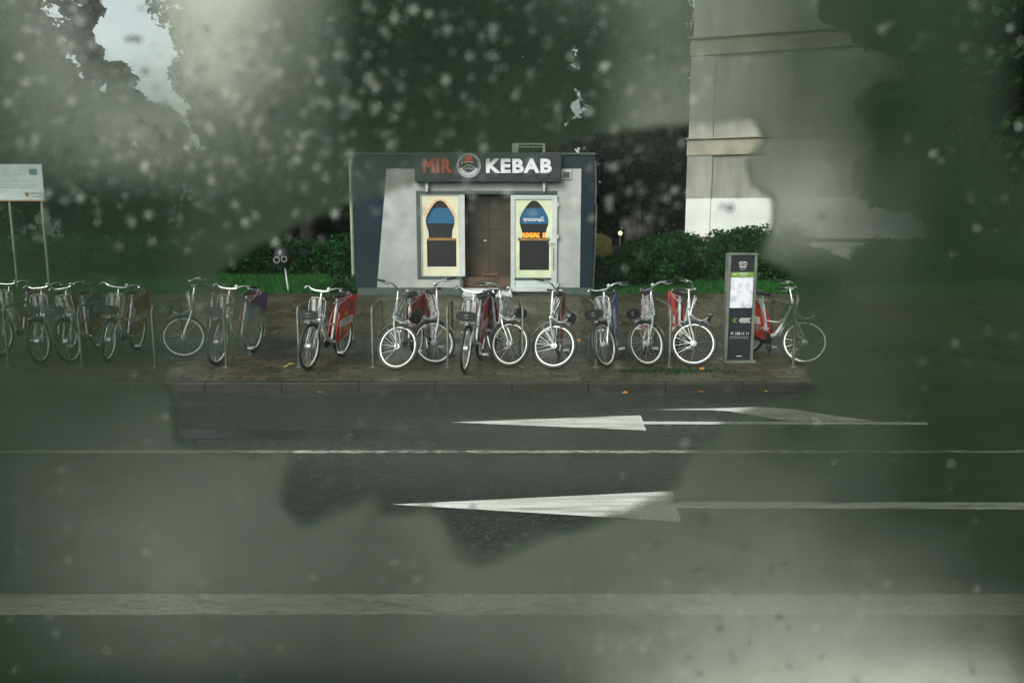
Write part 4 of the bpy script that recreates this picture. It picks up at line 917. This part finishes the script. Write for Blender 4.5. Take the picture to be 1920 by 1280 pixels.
TX = np.linspace(-.36, .36, 17); TZ = np.linspace(H + .15, H - .33, 11)        # metres on the glass
VEIL_T = np.array([  # veil thickness per cell, shaped to set how dark each area looks
[0.864,0.564,0.0496,0.096,0.12,1.11,0.6,0.6,0.6,0.551,1.22,1.3,2.19,1.6,0.7,0.0296,0],
[0.968,0.868,0,0.096,0.669,1.2,0.6,0.6,0.6,0.594,1.23,1.27,2.38,1.8,0.7,0,0],
[1.18,1.18,1.22,1.28,1.4,1.16,1.1,1.1,1.09,1.2,1.19,1.77,2.76,2.4,1.2,0,0],
[0.5,0.4,0.5,0.9,1.28,1.28,1.15,1.08,1.09,1.18,1.32,2.16,2.62,2.57,2,0.8,0.6],
[1.1,1.1,1,0.9,1.1,1.24,1.22,1.2,1.25,1.38,1.66,1.97,1.9,1.78,1.7,1.6,1.5],
[1.1,1.1,1,0.9,1.16,1.38,1.45,1.5,1.57,1.69,1.84,1.93,1.91,1.89,1.7,1.6,1.5],
[1.9,1.89,1.88,1.77,1.79,1.8,1.8,1.83,1.87,1.91,1.98,2.01,1.98,1.88,1.7,1.6,1.5],
[2.1,2.08,2.06,2.05,2.05,2,2,2,2,2.02,2.03,2.05,2.15,1.98,1.7,1.6,1.5],
[2.1,2.07,2.05,2.03,2.05,2.05,2.06,2.04,2.03,2.05,2.04,2.03,2.02,2.05,2.07,2.09,2.1],
[1.7,1.69,1.77,1.76,1.87,1.87,1.86,1.85,1.85,1.94,2,2.03,2.22,2.24,2.3,2.14,2.1],
[1.7,1.7,1.8,1.8,1.9,1.9,1.9,1.9,1.89,1.96,1.97,1.94,2.09,2,1.98,1.94,2.05]])
MILK_T = np.array([  # condensation thickness per cell, shaped to give areas their glow and brightness
[0.341,0.341,0.001,0.01,2.2,0.47,0.001,0.001,0.001,0.122,0.21,0.001,0.0204,0.001,0.001,0.001,0.001],
[0.0808,0.0808,0.303,0.01,1.08,0.247,0.001,0.001,0.001,0.0146,0.163,0.0669,0.0416,0.001,0.001,0.001,0.001],
[0.0576,0.0576,0.193,0.311,0.244,0.11,0.001,0.001,0.013,0.001,0.287,0.147,0.107,0.001,0.001,0.001,0.001],
[0.001,0.001,0.001,0.001,0.0376,0.0379,0.0453,0.0237,0.0264,0.0559,0.192,0.246,0.443,0.0656,0.001,0.001,0.001],
[0.001,0.001,0.001,0.001,0.0378,0.0585,0.0709,0.0694,0.0709,0.0929,0.12,0.0887,0.0064,0.0377,0.001,0.001,0.001],
[0.001,0.001,0.001,0.001,0.0336,0.0762,0.093,0.102,0.11,0.117,0.11,0.0714,0.0398,0.0285,0.001,0.001,0.001],
[0.001,0.0354,0.0469,0.08,0.0931,0.103,0.109,0.124,0.137,0.143,0.132,0.0931,0.0378,0.0494,0.001,0.001,0.001],
[0.001,0.0567,0.0999,0.128,0.128,0.118,0.112,0.144,0.154,0.149,0.153,0.122,0.116,0.05,0.001,0.001,0.001],
[0.001,0.0654,0.123,0.175,0.135,0.123,0.1,0.162,0.166,0.133,0.162,0.178,0.21,0.124,0.079,0.02,0.001],
[0.001,0.0314,0.0689,0.105,0.0859,0.0767,0.0892,0.116,0.122,0.158,0.257,0.415,0.439,0.389,0.262,0.152,0.001],
[0.001,0.001,0.001,0.00439,0.001,0.00119,0.001,0.001,0.025,0.1,0.319,0.644,0.779,1,1.04,0.648,0.126]])
def table(T, X, Z):
    fx = np.clip((X - TX[0]) / (TX[1] - TX[0]), 0, 15.999); fz = np.clip((Z - TZ[0]) / (TZ[1] - TZ[0]), 0, 9.999)
    i = fx.astype(int); j = fz.astype(int); a = fx - i; b = fz - j; a = a * a * (3 - 2 * a) * .5 + a * .5; b = b * b * (3 - 2 * b) * .5 + b * .5
    return (T[j, i] * (1 - a) + T[j, i + 1] * a) * (1 - b) + (T[j + 1, i] * (1 - a) + T[j + 1, i + 1] * a) * b
def fields(X, Z):
    B = lambda *a: blob(X, Z, *a)
    n1 = fbm(X, Z, .12, 3); n2 = fbm(X, Z, .03, 11); n3 = fbm(X, Z, .009, 23)
    low = np.clip((pn(960, 760)[1] - Z) / .03, 0, 1); wp = sstep(sdf(WIPED, X, Z) + (n2 - .45) * (.006 + .010 * low), .0030 + .0035 * low)
    veil = table(VEIL_T, X, Z) * (.85 + .3 * n1) * (.88 + .26 * n2)
    veil = veil * (1 - .97 * wp) + wp * (.55 * B(1010, 870, 330, 80) + .30 * B(430, 780, 130, 60) + .2 * B(720, 560, 60, 90) + .12 * B(900, 760, 500, 60)) * (.5 + n2)
    milk = table(MILK_T, X, Z) * (.8 + .4 * n1) * (.82 + .36 * n2) * (.92 + .16 * n3)
    milk = milk * (1 - .95 * wp) + wp * (.002 + .006 * n2 + .04 * B(1050, 250, 220, 60) + .035 * B(950, 830, 600, 110))
    # beads: small milky ones, and a few that have run clear
    r2 = random.Random(5)
    for _ in range(7500):
        px, py = r2.uniform(-40, 1960), r2.uniform(-40, 1320)
        dn = .045 + .95 * math.exp(-((px - 420) / 330) ** 2 - ((py - 190) / 210) ** 2) + .6 * math.exp(-((px - 1450) / 380) ** 2 - ((py - 1120) / 190) ** 2) + .28 * (py < 420) * (px < 1350) + .25 * (900 < py) * (px < 700) * .3 + .3 * math.exp(-((px - 1200) / 90) ** 2 - ((py - 400) / 110) ** 2)
        if r2.random() > dn * .8: continue
        c = pn(px, py); rr = r2.choice((.0008, .0010, .0012, .0015, .0019)) * r2.uniform(.8, 1.2); amp = r2.choice((.10, .17, .28, .5)) * r2.uniform(.7, 1.2) * (1.0 if py < 480 else .45); dark = r2.random() < (.22 if py > 800 else .08)
        xi = (gx > c[0] - .008) & (gx < c[0] + .008); zi = (gz > c[1] - .009) & (gz < c[1] + .009)
        if not xi.any() or not zi.any(): continue
        ix = np.ix_(zi, xi); g = np.exp(-(((X[ix] - c[0]) ** 2 + ((Z[ix] - c[1]) / r2.uniform(.95, 1.25)) ** 2) / rr ** 2) ** 2)
        if dark: milk[ix] *= 1 - .75 * g; veil[ix] *= 1 - .4 * g
        else: milk[ix] += amp * g
    return np.clip(veil, .002, 4), np.clip(milk, .001, 3)
gx = np.concatenate([np.linspace(-1.49, -.46, 22)[:-1], np.arange(-.46, .4601, .0017), np.linspace(.46, 1.49, 22)[1:]])
gz = np.concatenate([np.linspace(H - .61, H - .40, 8)[:-1], np.arange(H - .40, H + .2201, .0017), np.linspace(H + .22, H + .49, 10)[1:]])
GX, GZZ = np.meshgrid(gx, gz); TV, TM = fields(GX, GZZ)
def film_mesh(name, tau, sigma, y_in, sgn, m):
    nz_, nx_ = tau.shape; T = tau / sigma
    A = np.stack([GX, np.full_like(GX, y_in), GZZ], -1).reshape(-1, 3); Bv = np.stack([GX, y_in + sgn * T, GZZ], -1).reshape(-1, 3); V = np.concatenate([A, Bv]); K = nz_ * nx_
    idx = np.arange(K).reshape(nz_, nx_); q = np.stack([idx[:-1, :-1], idx[:-1, 1:], idx[1:, 1:], idx[1:, :-1]], -1).reshape(-1, 4)
    F = [q if sgn < 0 else q[:, ::-1], (q + K)[:, ::-1] if sgn < 0 else q + K]
    for e in (idx[0], idx[-1][::-1], idx[::-1, 0], idx[:, -1]):
        s = np.stack([e[:-1], e[:-1] + K, e[1:] + K, e[1:]], -1); F.append(s if sgn < 0 else s[:, ::-1])
    return np_mesh(name, V, np.concatenate(F)[:, ::-1], m)
def vol(name, sigma, g, c):
    m = bpy.data.materials.new(name); m.use_nodes = True; t = m.node_tree; t.nodes.clear()
    p = t.nodes.new('ShaderNodeVolumePrincipled'); p.inputs['Density'].default_value = sigma; p.inputs['Anisotropy'].default_value = g; p.inputs['Color'].default_value = (*c, 1)
    o = t.nodes.new('ShaderNodeOutputMaterial'); t.links.new(p.outputs[0], o.inputs['Volume']); m.cycles.homogeneous_volume = True if hasattr(m.cycles, 'homogeneous_volume') else True
    return m
VEIL = (0.33, 0.44, 0.325); MILK = (0.96, 0.985, 0.91)  # the veil colour absorbs light: shade is put into the film itself
SIG = 300.0; SIG_F = 1500.0
tag(film_mesh('window_mist', TV, SIG, GYp + .0046, 1, vol('darkened_mist', SIG, 0.85, VEIL)), 'veil of mist with shade put into its colour on the outside of the tram window, thin in the middle', 'mist', kind='stuff')
tag(film_mesh('window_fog', TM, SIG_F, GYp - .0006, -1, vol('condensation', SIG_F, 0.0, MILK)), 'milky condensation with beads on the inside of the tram window, wiped clear in the middle', 'mist', kind='stuff')
# raindrops: small water lenses on the outside of the glass
SIDE = 0.0
def drops():
    vs = []; fs = []; seg = 12; rings = 4
    P = []
    for _ in range(5000):
        px, py = random.uniform(-60, 1980), random.uniform(-60, 1340)
        dens = .05 + .75 * math.exp(-((px - 400) / 330) ** 2 - ((py - 170) / 230) ** 2) + .25 * math.exp(-((px - 1500) / 330) ** 2 - ((py - 1150) / 170) ** 2) + .12 * (py < 400)
        if random.random() < dens * .42: P.append((px, py))
    for (px, py) in P:
        c = pn(px, py); r = random.choice((.0008, .0010, .0012, .0015, .0018, .0021)) * random.uniform(.85, 1.15); hgt = r * random.uniform(.42, .62)
        k = len(vs); y0 = GYp - .0012 - SIDE
        sx, sz = random.uniform(.85, 1.15), random.uniform(.9, 1.3)
        vs.append((c[0], y0 - hgt, c[1]))
        for i in range(1, rings + 1):
            t = i / rings * math.pi / 2
            for j in range(seg):
                a = 2 * math.pi * j / seg; vs.append((c[0] + r * sx * math.sin(t) * math.cos(a), y0 - hgt * math.cos(t), c[1] + r * sz * math.sin(t) * math.sin(a)))
        vs.append((c[0], y0, c[1]))
        for j in range(seg): fs.append((k, k + 1 + j, k + 1 + (j + 1) % seg))
        for i in range(rings - 1):
            for j in range(seg):
                a0 = k + 1 + i * seg; fs.append((a0 + j, a0 + seg + j, a0 + seg + (j + 1) % seg, a0 + (j + 1) % seg))
        lst = k + 1 + (rings - 1) * seg
        for j in range(seg): fs.append((lst + j, len(vs) - 1, lst + (j + 1) % seg))
    mb = MB(); mb.v = vs; mb.f = fs; mb.m = [0] * len(fs)
    m = bpy.data.materials.new('water'); m.use_nodes = True; t = m.node_tree; t.nodes.clear()
    g = t.nodes.new('ShaderNodeBsdfGlass'); g.inputs['IOR'].default_value = 1.33; g.inputs['Roughness'].default_value = 0.0; o = t.nodes.new('ShaderNodeOutputMaterial'); t.links.new(g.outputs[0], o.inputs['Surface'])
    ob = mb.build('raindrops', m, None, True)
    tag(ob, 'clear water beads clinging to the tram window', 'raindrops', kind='stuff')
drops()
